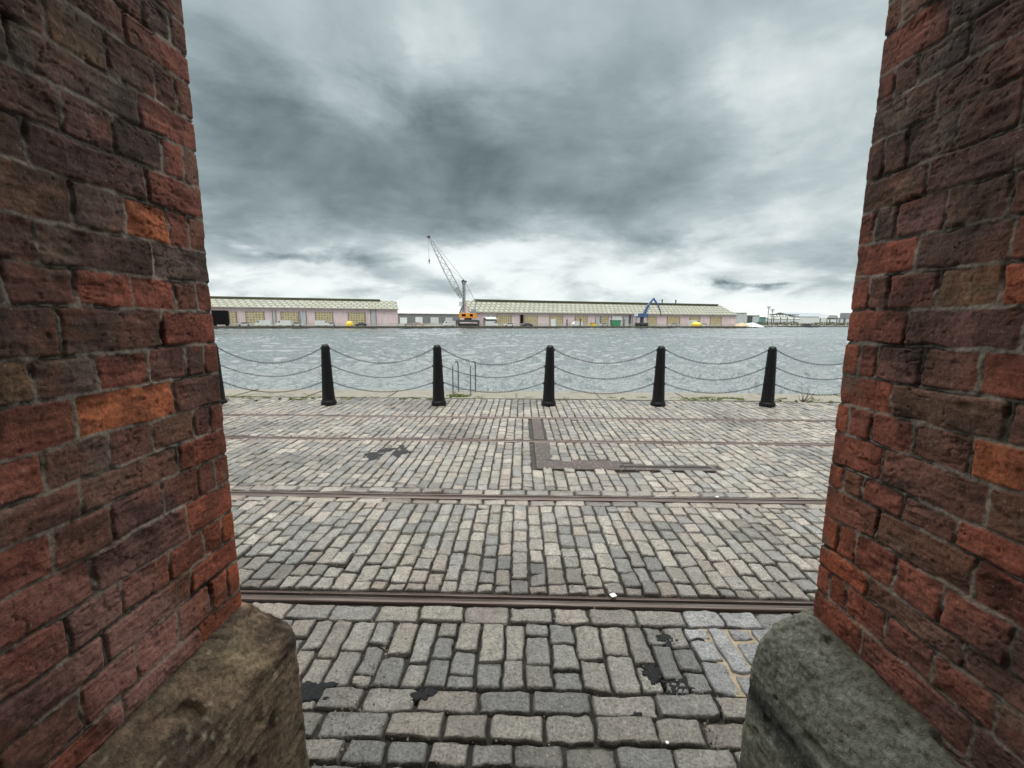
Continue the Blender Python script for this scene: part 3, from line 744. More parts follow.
tag(blades('grass_tuft', [(gp.x+r9.gauss(0, .10), gp.y+r9.gauss(0, .05)) for _ in range(420)], .055, M_grass, 1, .012), 'bright green grass tuft at the foot of the ladder hoops', 'grass')
pts = scatter(668, 745, 399.3, .7, 1500, 2)+scatter(225, 330, 399.5, .8, 500, 3)+scatter(340, 440, 399.5, .6, 220, 5)+scatter(480, 660, 399, .7, 260, 6)+scatter(775, 840, 401, .8, 400, 7)
tag(blades('grass', pts, .035, M_grass, 4), kind='stuff')
tag(blades('moss', scatter(225, 320, 396, 1.4, 900, 8)+scatter(640, 800, 397.5, 1.2, 900, 9)+scatter(330, 640, 398, 1.2, 500, 12), .014, M_dry, 5, .014), kind='stuff')
tw = MB(); p = ground(803, 402); r = random.Random(9)
for k in range(7):
    a = r.uniform(-.9, .9); q = Vector((p.x, p.y, 0)); e = q+Vector((a*.22, r.uniform(-.1, .1), r.uniform(.14, .30))); m_ = (q+e)/2+Vector((a*.05, 0, -.02)); tw.path([q, m_, e], [.008, .006, .003], 5)
tag(tw.build('dead_weed', plain('twig', (.05, .035, .025), .8)), 'dark leafless twiggy weed on the quay edge by the right pier', 'weed')

# ------------------------------------------------------------------ water
WZ = -1.75
FZ = -1.05     # the far quay lies lower
m, t, b = newmat('dock_water'); co = coord(t)
v = t.vmath('SUBTRACT', t.noise(t.vmath('MULTIPLY', co, (.7, 1.3, 1)), 3.2, 5, .6, .3, 1), (.5, .5, .5))
nv = t.vmath('NORMALIZE', t.vmath('ADD', t.vmath('MULTIPLY', v, (.18, .28, 0)), t.n('ShaderNodeNewGeometry').outputs['Normal']))
t.put(b.inputs['Base Color'], (.125, .142, .145, 1)); b.inputs['Roughness'].default_value = .05; b.inputs['IOR'].default_value = 1.33
t.put(b.inputs['Normal'], nv); M_water = m
bm = bmesh.new(); vs = [bm.verts.new(v) for v in ((-3000, EDGE-.5, WZ-.9), (3000, EDGE-.5, WZ-.9), (3000, 6000, WZ-.9), (-3000, 6000, WZ-.9))]; bm.faces.new(vs)
me = bpy.data.meshes.new('water'); bm.to_mesh(me); bm.free(); link_mesh('water', me, M_water)['kind'] = 'structure'

def waves(y0, y1, xw, dx, dy, f, amp, seed, r0=None, r1=None):
    x = np.arange(-xw, xw, dx); y = np.arange(y0, y1, dy); X, Y = np.meshgrid(x, y, indexing='ij')
    gu = .75+.5*fbm(X*.035, Y*.035, 71, 2)
    u = X*.96+Y*.28; v = -X*.28+Y*.96
    z = (fbm(u*f*.8+2*fbm(X*f*.2, Y*f*.2, seed+2, 2), v*f*1.15, seed, 5, .58)*amp/f+fbm(X*.22, Y*.35, seed+9, 2)*.10)*gu
    if r0: z = z-.28*(1-sstep(y0, r0, Y))
    if r1: z = z-.28*sstep(r1, y1, Y)
    V = np.stack([X, Y, WZ+z], -1).reshape(-1, 3)
    np_mesh('water', V, grid_faces(len(x), len(y)), M_water)['kind'] = 'structure'
waves(EDGE-.3, 34, 32, .065, .05, 1.35, .42, 300, None, 29)
waves(28.5, 92, 84, .16, .13, .65, .32, 320, 34, 80)
waves(80, 285, 235, .5, .38, .26, .14, 340, 92)
# ------------------------------------------------------------------ far bank
TN = .3265; nrm = math.hypot(1, TN); D0 = 172.3
def cw(Xc, F, z=0): return rt_h*Xc+fwd_h*F+Vector((0, 0, z))
Ev = (rt_h+fwd_h*TN)/nrm; Nv = (fwd_h-rt_h*TN)/nrm; O = cw(0, D0, FZ)      # along the quay, away from us
RZ = math.atan2(Ev.y, Ev.x)
def apron(px, off):
    """(a, b) on the far quay whose ground point appears at column px"""
    d = ray(px, 322); d2 = Vector((d.x, d.y, 0)); 
    # solve s*d2 = O + a*Ev + off*Nv
    s = (D0*fwd_h.dot(Nv)+off)/d2.dot(Nv); p = d2*s; return (p-O).dot(Ev), p
def wp(px, off, z=None): p = apron(px, off)[1].copy(); p.z = FZ if z is None else z; return p
def zat(px, py, off):
    p = apron(px, off)[1]; d = ray(px, py); s = p.length/Vector((d.x, d.y, 0)).length; return H+d.z*s-FZ     # height above the far quay
M_farg = plain('apron_concrete', (.26, .25, .22), .8, 0, .25, .05)
bm = bmesh.new(); pts = [O-Ev*500, O+Ev*apron(752, 0)[0], wp(752, 0)+Nv*45+Ev*10]
rb = [cw(155, 250), cw(420, 300)]
poly = [O-Ev*500]+[wp(748, 0)]+[wp(757, 12), wp(772, 30)]+[wp(860, 32), wp(860, 32)+Ev*400]+[cw(3500, 4500), cw(-3500, 4500), cw(-2500, 300)]
vs = [bm.verts.new((p.x, p.y, FZ)) for p in poly]; bm.faces.new(vs)
low = [bm.verts.new((p.x, p.y, -4)) for p in poly]
for k in range(5): bm.faces.new((vs[k], vs[k+1], low[k+1], low[k]))
bmesh.ops.recalc_face_normals(bm, faces=bm.faces[:]); me = bpy.data.meshes.new('far_quay'); bm.to_mesh(me); bm.free()
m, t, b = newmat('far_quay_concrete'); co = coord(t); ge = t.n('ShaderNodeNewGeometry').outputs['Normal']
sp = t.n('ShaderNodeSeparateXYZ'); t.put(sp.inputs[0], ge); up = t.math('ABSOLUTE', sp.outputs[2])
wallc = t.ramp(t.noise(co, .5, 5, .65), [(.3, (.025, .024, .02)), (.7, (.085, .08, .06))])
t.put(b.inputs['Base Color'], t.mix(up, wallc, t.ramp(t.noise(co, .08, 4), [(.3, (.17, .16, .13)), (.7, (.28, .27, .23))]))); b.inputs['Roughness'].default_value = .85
link_mesh('far_quay', me, m)['kind'] = 'structure'
# pale cap and fenders along the edge
kb = MB(); a_end = apron(747, 0)[0]
kb.box(((a_end-400)/2-0, .3, .12), (a_end+400, .5, .24)); k_ = kb.build('far_quay_kerb', plain('kerb_dark', (.10, .095, .08), .8, 0, .4, .3)); k_.location = O; k_.rotation_euler = (0, 0, RZ); k_['kind'] = 'structure'

def wallmat(name, c, rib=1.2, dark=.82):
    m, t, b = newmat(name); co = coord(t); w = t.n('ShaderNodeTexWave'); t.put(w.inputs['Vector'], co); w.inputs['Scale'].default_value = rib; w.inputs['Distortion'].default_value = 0
    n = t.noise(co, .35, 5, .65); n9 = t.noise(t.vmath('MULTIPLY', co, (2.2, 2.2, .25)), 1.0, 5, .7); c1 = t.mix(n, tuple(x*dark for x in c), tuple(min(1, x*1.12) for x in c))
    t.put(b.inputs['Base Color'], t.mix(t.ramp(n9, [(.48, (0, 0, 0)), (.72, (.6, .6, .6))]), c1, tuple(x*.45 for x in (c[0], c[1]*.95, c[2]*.85)))); b.inputs['Roughness'].default_value = .8; t.put(b.inputs['Normal'], t.bump(w.outputs[1], .4, .05)); return m
M_pink = wallmat('pink_cladding', (.60, .49, .50))
m, t, b = newmat('tan_lattice_door'); co = coord(t)
bt = t.n('ShaderNodeTexBrick'); t.put(bt.inputs['Vector'], t.vmath('MULTIPLY', t.comb(t.n('ShaderNodeSeparateXYZ').outputs[0], 0, 0), (1, 1, 1)))
sx_ = t.n('ShaderNodeSeparateXYZ'); t.put(sx_.inputs[0], co); t.put(bt.inputs['Vector'], t.comb(sx_.outputs[0], sx_.outputs[2], 0))
bt.offset = 0; bt.inputs['Scale'].default_value = 1; bt.inputs['Brick Width'].default_value = .95; bt.inputs['Row Height'].default_value = .9; bt.inputs['Mortar Size'].default_value = .13
bt.inputs['Color1'].default_value = (.34, .28, .17, 1); bt.inputs['Color2'].default_value = (.20, .17, .11, 1); bt.inputs['Mortar'].default_value = (.46, .40, .24, 1)
t.put(b.inputs['Base Color'], bt.outputs[0]); b.inputs['Roughness'].default_value = .7; M_tan = m
M_gdoor = wallmat('grey_shutter', (.40, .43, .45)); M_wdoor = wallmat('pale_shutter', (.62, .66, .66)); M_black = plain('dark_opening', (.006, .006, .006), .8, spec=.08)
m, t, b = newmat('asbestos_roof'); co = coord(t); sx_ = t.n('ShaderNodeSeparateXYZ'); t.put(sx_.inputs[0], co)
bt = t.n('ShaderNodeTexBrick'); t.put(bt.inputs['Vector'], t.comb(sx_.outputs[0], t.math('MULTIPLY', sx_.outputs[1], 1), 0)); bt.inputs['Scale'].default_value = 1; bt.inputs['Brick Width'].default_value = 2.3; bt.inputs['Row Height'].default_value = 2.6; bt.inputs['Mortar Size'].default_value = .42; bt.inputs['Mortar Smooth'].default_value = .3
bt.inputs['Bias'].default_value = -.2; bt.inputs['Color1'].default_value = (.25, .26, .225, 1); bt.inputs['Color2'].default_value = (.20, .207, .18, 1); bt.inputs['Mortar'].default_value = (.105, .11, .085, 1)
n = t.noise(t.vmath('MULTIPLY', co, (1, .35, 1)), .5, 6, .7); c = t.mix(t.ramp(n, [(.45, (0, 0, 0)), (.7, (.75, .75, .75))]), bt.outputs[0], (.17, .165, .10))
t.put(b.inputs['Base Color'], c); b.inputs['Roughness'].default_value = .85; M_roof = m
M_ridge = plain('mossy_ridge', (.060, .066, .030), .9, 0, .35, .8); M_gutter = plain('gutter', (.16, .13, .12), .7)
M_win = plain('dusty_glass', (.10, .11, .11), .3)

def shed(name, px0, px1, b0, ez, rz_, half, label, doors, hidden0=None, ridge=(0, 1), lattice=True):
    a0 = apron(px0, b0)[0]; a1 = apron(px1, b0)[0]; L = a1-a0
    r = empty(name, O+Ev*a0+Nv*b0, RZ)
    MB().box((L/2, half, ez/2), (L, 2*half, ez)).build('wall', M_pink, r)
    for g0, nm in ((.0, 'gable'), (L, 'gable')):
        MB().prism([(0.05, ez), (2*half-.05, ez), (half, rz_-.1)], 'x', g0-.1 if g0 else .0, g0 if g0 else .1).build(nm, M_pink, r)
    th = .18
    MB().prism([(-.5, ez-.12), (half, rz_), (2*half+.5, ez-.12), (2*half+.5, ez+.1), (half, rz_+.26), (-.5, ez+.1)], 'x', -.35, L+.35).build('roof', M_roof, r)
    MB().box((L*(ridge[0]+ridge[1])/2, half, rz_+.4), (L*(ridge[1]-ridge[0]), 2.6, .75)).build('ridge_vent', M_ridge, r)
    MB().box((L/2, -.62, ez-.02), (L+.5, .2, .22)).build('gutter', M_gutter, r)
    for (p0, p1, kind, top) in doors:
        d0 = apron(p0, b0)[0]-a0; d1 = apron(p1, b0)[0]-a0; mt = {'t': M_tan, 'g': M_gdoor, 'w': M_wdoor, 'k': M_black}[kind]
        h = ez*top; w = MB(); w.box(((d0+d1)/2, -.06, h/2), (d1-d0, .16, h)); w = w.build('door', mt, r)
        for dd in (d0, d1): MB().box((dd, -.1, h/2), (.22, .26, h)).build('door_frame', M_gutter, w)
    tag(r, label, 'shed'); return r
# heights measured at both ends and averaged
e1 = (zat(230, 308.2, 12)+zat(380, 308.6, 12))/2; r1 = (zat(225, 297.5, 24)+zat(370, 300.0, 24))/2
e2 = (zat(520, 312.8, 12)+zat(700, 315.0, 12))/2; r2_ = (zat(500, 301.5, 24)+zat(690, 305.2, 24))/2
print('shed heights', e1, r1, e2, r2_)
D1 = [(150, 165, 't', .8), (176, 196, 't', .8), (204, 211, 'g', .85), (230, 237, 't', .78), (246.5, 264.5, 't', .8), (273, 276.3, 'g', .86), (281.5, 299, 't', .8), (300.5, 306.5, 'g', .84), (316, 333, 't', .8), (348.5, 365.5, 't', .8), (371, 376.3, 'g', .95)]
shed('dock_shed', 120, 398, 12, e1, r1-.45, 12, 'long pink dock shed with pale patched roof, left of the harbour crane', D1, ridge=(.1, .93))
D2 = [(488, 494, 'g', .8), (496.5, 511, 't', .82), (520, 523.2, 'k', .86), (524, 537, 't', .82), (549.5, 562.5, 't', .82), (575, 587, 't', .82), (595.5, 600, 'g', .8), (600.5, 608, 't', .82), (611.5, 622, 'w', .85), (623.5, 628.5, 'g', .8), (629, 630.4, 'k', .9), (632, 636, 'g', .8), (647, 656, 't', .82), (667, 679.5, 't', .82), (689.5, 699.5, 't', .82), (710, 721, 't', .84)]
sh2 = shed('dock_shed', 471, 736, 12, e2, r2_, 12, 'long pink dock shed behind the blue material handler, right of the harbour crane', D2, ridge=(.03, .985))
for px in (661, 674.5):
    a = apron(px, 24)[0]-apron(471, 12)[0]; MB().tube((a, 12, r2_+.9), (a, 12, r2_+2.3), .3, .3).tube((a, 12, r2_+2.2), (a, 12, r2_+2.7), .5, .2).build('roof_vent', M_ridge, sh2)
# low warehouse in the gap
M_gwall = wallmat('grey_wall', (.16, .17, .18)); M_groof = plain('grey_roof', (.36, .37, .35), .8, 0, .2, .4)
def lowb(name, px0, px1, b0, ytop, yeave, depth, wall, roof, label, cat='warehouse', pitch=True, doors=()):
    a0 = apron(px0, b0)[0]; a1 = apron(px1, b0)[0]; L = a1-a0; pm = (px0+px1)/2
    ez = zat(pm, yeave, b0); tz = max(zat(pm, ytop, b0+depth/2), ez+.3)
    r = empty(name, O+Ev*a0+Nv*b0, RZ); MB().box((L/2, depth/2, ez/2), (L, depth, ez)).build('wall', wall, r)
    MB().prism([(-.3, ez), (depth/2, tz), (depth+.3, ez), (depth+.3, ez+.05), (depth/2, tz+.25), (-.3, ez+.25)], 'x', -.2, L+.2).build('roof', roof, r)
    for (p0, p1, yt, mt) in doors:
        d0 = apron(p0, b0)[0]-a0; d1 = apron(p1, b0)[0]-a0; h = zat((p0+p1)/2, yt, b0)
        MB().box(((d0+d1)/2, -.08, h/2), (d1-d0, .2, h)).build('door', mt, r)
    tag(r, label, cat); return r
lowb('warehouse', 388, 475, 62, 311.2, 314, 20, M_gwall, M_groof, 'low dark grey warehouse in the gap between the two pink sheds', doors=((400, 407, 317.5, M_wdoor), (415.5, 422.5, 317, M_wdoor)))
M_white = plain('white_paint', (.50, .52, .52), .5); M_lgrey = wallmat('light_grey_clad', (.42, .46, .47)); M_teal = wallmat('teal_clad', (.10, .22, .22)); M_dgrey = plain('dark_grey_paint', (.05, .055, .06), .6)
lowb('grey_store', 736.5, 746, 30, 310.8, 313, 20, M_lgrey, M_groof, 'small pale grey store joined to the right end of the pink shed')
lowb('grey_warehouse', 745, 759, 60, 312.2, 315.5, 30, M_lgrey, M_groof, 'blue-grey gabled warehouse between the pink shed and the lamp masts', doors=((747, 752, 316, M_dgrey),))
lowb('teal_store', 758.5, 765.5, 70, 316, 317.2, 16, M_teal, M_groof, 'small dark teal store left of the lamp masts')
lowb('white_warehouse', 768, 800, 110, 315.4, 318.8, 30, M_white, M_groof, 'long low white warehouse under the conveyor bridge')
lowb('white_shed', 797, 836, 150, 313.2, 316.8, 40, M_white, plain('blue_grey_roof', (.22, .25, .27), .7), 'long white shed with a dark blue-grey roof at the far right')
lowb('white_warehouse', 834, 880, 170, 316, 318.5, 30, M_lgrey, M_groof, 'pale low warehouse disappearing behind the right pier')
# white heap (covered pyramid)
hp = wp(751.5, 10); hz = zat(751.5, 322.8, 10)
MB().lathe([(6.2, -.2), (4.6, hz*.35), (2.2, hz*.8), (.5, hz), (0, hz*1.02)], hp, 14).build('salt_heap', M_white); tag(bpy.data.objects['salt_heap'], 'low white conical heap at the quay end right of the pink shed', 'heap')
hp = wp(741.5, 8); MB().lathe([(4.2, -.2), (3, .9), (1.2, 1.7), (0, 1.9)], hp, 12).build('gravel_heap', plain('sand', (.33, .27, .17), .9, 0, .3, .6)); tag(bpy.data.objects['gravel_heap'], 'small tan heap beside the white heap', 'heap')
for px, yt, lb in ((767.5, 307, 'taller of two dark lamp masts right of the teal store'), (771.5, 309.8, 'shorter of two dark lamp masts right of the teal store')):
    p = wp(px, 45); z = zat(px, yt, 45); r = empty('lamp_mast', p)
    MB().tube((0, 0, 0), (0, 0, z), .26, .16).build('mast', M_dgrey, r); MB().box((0, 0, z), (2.2, .5, .45)).box((0, 0, z-.9), (1.4, .4, .3)).build('lamp_head', M_dgrey, r); tag(r, lb, 'lamp mast')
# conveyor bridge on trestles
off = 95; a0 = apron(770, off)[0]; a1 = apron(797, off)[0]; z0 = zat(773, 314.2, off); z1 = zat(794, 317.0, off); r = empty('conveyor_bridge', O+Ev*a0+Nv*off, RZ); L_ = a1-a0
M_truss = plain('truss_grey', (.19, .205, .215), .6)
q = MB(); 
for zz in (z0, z0-2.2):
    for bb in (-1.2, 1.2): q.tube((0, bb, zz), (L_, bb, zz), .26)
q.build('chord', M_truss, r); q = MB(); n = 9
for k in range(n):
    for bb in (-1.2, 1.2): q.tube((L_*k/n, bb, z0-2.2 if k % 2 else z0), (L_*(k+1)/n, bb, z0 if k % 2 else z0-2.2), .2)
q.build('bracing', M_truss, r)
for k in range(4): MB().tube((L_*(k+.5)/4, 0, 0), (L_*(k+.5)/4, 0, z0-2.2), .35).build('leg', M_truss, r)
tag(r, 'grey lattice conveyor bridge on legs above the white warehouse', 'bridge')
# canopy and tower
off = 60; a0 = apron(822.5, off)[0]; a1 = apron(834, off)[0]; L_ = a1-a0; z0 = zat(828, 315.3, off); z1 = zat(828, 318.0, off); r = empty('loading_canopy', O+Ev*a0+Nv*off, RZ)
MB().prism([(0, z1), (L_, z1), (L_*.82, z0), (L_*.18, z0)], 'y', -3, 3).build('roof', plain('canopy_grey', (.30, .31, .31), .6), r)
for k in (.08, .92):
    for y in (-2.5, 2.5): MB().tube((L_*k, y, 0), (L_*k, y, z1), .35).build('leg', M_truss, r)
tag(r, 'pale canopy on dark legs in front of the white shed', 'canopy')
a0 = apron(842, off)[0]; a1 = apron(847, off)[0]; L_ = a1-a0; z0 = zat(844, 313, off); r = empty('hopper_tower', O+Ev*a0+Nv*off, RZ)
q = MB(); 
for x in (.3, L_-.3):
    for y in (-2, 2): q.tube((x, y, 0), (x, y, z0*.6), .45)
q.build('leg', M_truss, r); MB().box((L_/2, 0, z0*.78), (L_, 4.4, z0*.44), 0, .3).build('hopper', M_truss, r); MB().box((-8, 0, z0*.55), (14, 1.6, 1.2)).build('conveyor', M_truss, r)
tag(r, 'dark hopper tower against the edge of the right pier', 'tower')
# shrubs on the far right bank
def leafmass(name, px0, px1, off, h, n, seed, mat, lab=None, kind=None):
    r = np.random.default_rng(seed); A = np.array([apron(p, off)[1] for p in r.uniform(px0, px1, n)])
    d = r.normal(0, 2.0, n); hx = h*(.35+.65*vnoise(A[:, 0]/6, A[:, 0]*0, seed)); z = hx*r.random(n)**.8
    A[:, 1] += d; A[:, 2] = z+FZ; s = r.uniform(.25, .7, n); V = []; 
    v = r.normal(0, 1, (n, 3, 3)); v /= np.linalg.norm(v, axis=2, keepdims=True); V = A[:, None, :]+v*s[:, None, None]
    F = np.arange(3*n).reshape(-1, 3); o = np_mesh(name, V.reshape(-1, 3), F, mat, None, None, False)
    return tag(o, lab, 'shrubs' if lab else None, None, kind)
M_leaf = plain('far_foliage', (.075, .085, .05), .9, 0, .5, .3)
leafmass('shrubs', 757, 862, 38, 2.6, 2600, 3, M_leaf, kind='stuff')
# moored dark boat by the right bank
p = wp(811, 24); p.z = WZ; r = empty('workboat', p, RZ)
MB().prism([(-5, .1), (-4.4, -.4), (4.6, -.4), (5.6, 1.3), (3.5, 1.0), (-5, .9)], 'y', -1.5, 1.5).build('hull', M_dgrey, r); MB().box((-2, 0, 1.5), (2.6, 2, 1.3), 0, .1).build('cabin', M_dgrey, r)
tag(r, 'small dark workboat moored under the far right bank', 'boat')
# hills on the skyline, distance haze mixed into their colour
m, t, b = newmat('hazed_hill'); co = coord(t); t.put(b.inputs['Base Color'], t.ramp(t.noise(co, .004, 5), [(.3, (.15, .18, .19)), (.7, (.21, .24, .24))])); b.inputs['Roughness'].default_value = 1
xs = np.linspace(200, 3300, 160); V = []
hgt = 14+26*sstep(200, 900, xs)*(1+.35*fbm(xs/300, xs*0, 4, 3))
for x, h in zip(xs, hgt):
    for k, (dy, f_) in enumerate(((0, -.1), (120, .55), (300, 1), (700, .6), (1100, -.1))): p = cw(x, 2300+dy, h*f_); V.append(p[:])
np_mesh('hills', np.array(V), grid_faces(len(xs), 5), m)['kind'] = 'structure'

# harbour crane (its frame: local x to the right of view, y away)
off = 5; p = wp(467, off); Fd = p.dot(fwd_h); kx = None
cr = empty('harbour_crane', p, RZ*0+YAW)
def L2(px, py, y=0.0):
    d = ray(px, py); s = Fd/d.dot(fwd_h); q = CAMP+d*s; return Vector(((q-p).dot(rt_h), y, q.z-p.z))
M_orange = plain('crane_orange', (.62, .26, .03), .45, 0, .15, .5); M_cgrey = plain('crane_grey', (.27, .28, .29), .5, .1, .2, .5); M_tyre = plain('tyre', (.02, .02, .02), .8)
tl = L2(459.5, 313.2); br = L2(476.5, 318.2); w = br.x-tl.x
MB().box(((tl.x+br.x)/2, 0, (tl.z+br.z)/2), (w, 3.6, tl.z-br.z), 0, .15).build('machinery_house', M_orange, cr)
MB().box((br.x-1.1, -.3, tl.z+.7), (2.0, 2.6, 1.5), 0, .1).build('engine_box', M_cgrey, cr)
MB().box((tl.x+1.9, -1.86, (tl.z+br.z)/2+.2), (1.6, .1, .8)).build('window', M_black, cr); MB().box((br.x-1.9, -1.86, (tl.z+br.z)/2+.2), (1.2, .1, .9)).build('window', M_black, cr)
a, b_ = L2(459, 319.6), L2(477, 322.2); cz = (a.z+b_.z)/2
MB().box(((a.x+b_.x)/2, 0, cz), (b_.x-a.x+.6, 3.4, 1.0), 0, .1).build('chassis', M_dgrey, cr)
MB().tube(((tl.x+br.x)/2, 0, cz+.4), ((tl.x+br.x)/2, 0, br.z+.1), 1.5, 1.5, 16).build('slew_ring', M_dgrey, cr)
for k in range(6):
    for y in (-1.6, 1.6):
        x = a.x+.5+(b_.x-a.x-1.0)*k/5; q = MB(); q.tube((x, y-.35, .6), (x, y+.35, .6), .6, .6, 14); q.build('wheel', M_tyre, cr, True)
for x in (a.x-.6, b_.x+.6):
    for y in (-2.6, 2.6): MB().box((x, y*.6, cz), (.5, abs(y)*1.2, .4)).tube((x, y, 0), (x, y, cz), .2).box((x, y, .08), (1.1, 1.1, .16)).build('outrigger', M_dgrey, cr)
tb = L2(463.6, 313); tt_ = L2(464.2, 282)
q = MB()
for dx in (-.45, .45):
    for dy in (-.8, .8): q.tube((tb.x+dx, dy, tb.z), (tt_.x+dx*.7, dy*.7, tt_.z), .2)
for k in range(9):
    z0 = tb.z+(tt_.z-tb.z)*k/9; z1 = tb.z+(tt_.z-tb.z)*(k+1)/9
    q.tube((tb.x-.4, -.8, z0), (tb.x+.4, -.8, z1), .1); q.tube((tb.x+.4, .8, z0), (tb.x-.4, .8, z1), .1); q.tube((tb.x-.4, -.8, z0), (tb.x-.4, .8, z1), .1); q.tube((tb.x+.4, -.8, z0), (tb.x+.4, .8, z1), .1)
q.box((tb.x, 0, (tb.z+tt_.z)/2-1), (.5, 1.0, tt_.z-tb.z-3)); q.build('tower', M_cgrey, cr)
q = MB(); q.tube((tt_.x-.3, -.7, tt_.z+.1), (tt_.x-.3, .7, tt_.z+.1), .75, .75, 14); q.box((tt_.x, 0, tt_.z+.2), (1.9, 1.2, .6)); q.build('tower_head', M_dgrey, cr)
MB().box((tb.x-.9, -1.5, L2(461, 304).z), (1.3, 1.2, 1.7), 0, .1).build('operator_cab', M_white, cr)
jt = L2(429.0, 237.0); jr = L2(461.3, 298); ax_ = (jt-jr).normalized(); pn = Vector((-ax_.z, 0, ax_.x)); Lj_ = (jt-jr).length
def jw(f): return .35+ (1.15-.35)*min(1, f/.18) if f < .18 else 1.15-(1.15-.30)*max(0, (f-.45)/.55) if f > .45 else 1.15
q = MB(); P_ = {}
for sx in (-1, 1):
    for sy in (-1, 1):
        pts = [jr+ax_*Lj_*f+pn*sx*jw(f)+Vector((0, sy*jw(f)*.8, 0)) for f in np.linspace(0, 1, 21)]; P_[sx, sy] = pts; q.path(pts, .15, 6)
for k in range(20):
    e = 1 if k % 2 else -1
    for A_, B_ in (((-1, -1), (1, -1)), ((-1, 1), (1, 1)), ((-1, -1), (-1, 1)), ((1, -1), (1, 1))):
        u, v = (P_[A_][k], P_[B_][k+1]) if e > 0 else (P_[B_][k], P_[A_][k+1]); q.tube(u, v, .045, None, 5)
q.build('jib', M_cgrey, cr)
f0 = jr+ax_*Lj_*.10; MB().box(f0+Vector((0, 0, .2)), (2.0, 1.9, 3.0), 0, 0, 0, -math.atan2(-ax_.x, ax_.z)).build('jib_foot', M_cgrey, cr)
q = MB(); q.tube(jt+Vector((0, -.4, 0)), jt+Vector((0, .4, 0)), .55, .55, 12); q.tube(jt, jt+Vector((-1.1, 0, .1)), .2); q.build('jib_head', M_dgrey, cr)
q = MB(); top = tt_+Vector((.1, 0, .6))
for dy in (-.5, .5): q.path([jt+Vector((.2, dy*.4, .1)), (jt+top)/2+Vector((.35, dy, -.35)), top+Vector((0, dy, 0))], .085, 5)
bk = L2(475.2, 301); bk2 = L2(475.8, 313)
for dy in (-.5, .5): q.tube(top+Vector((0, dy, 0)), bk+Vector((0, dy, 0)), .10, None, 5); q.tube(bk+Vector((0, dy, 0)), bk2+Vector((0, dy, 0)), .10, None, 5)
q.tube(top, L2(441, 262), .06, None, 5); q.build('stay_cable', M_cgrey, cr)
h0 = jt+Vector((-.45, 0, 0)); h1 = L2(429.2, 259.5); h1.x = h0.x+.3
q = MB(); q.tube(h0, h1, .06, None, 5); q.build('hoist_rope', M_cgrey, cr); q = MB(); q.box(h1+Vector((0, 0, -.5)), (.5, .5, 1.1), 0, .1); q.tube(h1+Vector((0, 0, -1)), h1+Vector((0, 0, -1.7)), .12); q.build('hook_block', M_dgrey, cr)
tag(cr, 'orange mobile harbour crane with tall grey lattice jib raised left over the far quay', 'crane')

# blue material handler
off = 5; p = wp(642, off); Fd = p.dot(fwd_h); mh = empty('material_handler', p, YAW)
M_blue = plain('machine_blue', (.05, .095, .20), .45, 0, .2, .5)
q = L2(634.5, 313.5); e = L2(647.5, 317.5); MB().box(((q.x+e.x)/2+.6, 0, (q.z+e.z)/2), (e.x-q.x-1.5, 3.0, q.z-e.z), 0, .2).build('engine_house', M_blue, mh)
MB().box((q.x+.3, -1.4, (q.z+e.z)/2+.5), (1.6, 1.5, 1.9), 0, .2).build('cab', M_white, mh)
MB().tube(((q.x+e.x)/2+.5, 0, 1.6), ((q.x+e.x)/2+.5, 0, e.z+.05), .9, .8, 14).build('pedestal', M_dgrey, mh)
MB().box(((q.x+e.x)/2+.5, 0, 1.35), (5.4, 3.0, .8), 0, .1).build('chassis', M_dgrey, mh)
for x in (-2.0, 0, 2.0):
    for y in (-1.4, 1.4): MB().tube(((q.x+e.x)/2+.5+x, y-.3, .62), ((q.x+e.x)/2+.5+x, y+.3, .62), .62, .62, 14).build('wheel', M_tyre, mh, True)
b0_, b1_, b2_ = L2(644, 314), L2(653.5, 298.6), L2(660.8, 312)
MB().path([b0_, b0_.lerp(b1_, .5)+Vector((-.3, 0, .3)), b1_], [.75, .6, .42], 8).build('boom', M_blue, mh); MB().path([b1_+Vector((-.1, 0, .2)), b1_.lerp(b2_, .45)+Vector((.3, 0, .2)), b2_], [.45, .36, .25], 8).build('stick', M_blue, mh)
MB().tube(b0_+Vector((1.2, 0, .2)), b0_.lerp(b1_, .55)+Vector((.4, 0, -.4)), .16).tube(b1_.lerp(b0_, .3)+Vector((.6, 0, .1)), b1_.lerp(b2_, .3), .13).build('cylinder_ram', M_cgrey, mh)
q = MB(); q.tube(b2_, b2_+Vector((0, 0, -1.0)), .2)
for k in range(4): a = k*math.pi/2+.5; q.path([b2_+Vector((0, 0, -.9)), b2_+Vector((.55*math.cos(a), .55*math.sin(a), -1.4)), b2_+Vector((.3*math.cos(a), .3*math.sin(a), -2.1))], [.14, .13, .06], 5)
q.build('grab', M_dgrey, mh); tag(mh, 'blue material handler with its bent boom raised before the right pink shed', 'material handler')

fa = apron(150, 9)[0]; fb = apron(735, 9)[0]; fr = empty('fence', O+Ev*fa+Nv*9, RZ); Lf = fb-fa; M_fence = plain('fence_grey', (.34, .34, .31), .7, 0, .3, .3)
q = MB()
for z in (.35, .75, 1.15): q.box((Lf/2, 0, z), (Lf, .07, .2))
q.build('rail', M_fence, fr)
for k in range(60): MB().box((Lf*k/59, .06, .62), (.16, .12, 1.24)).build('post', M_fence, fr)
tag(fr, 'low grey post and rail fence running in front of the pink sheds', 'fence')
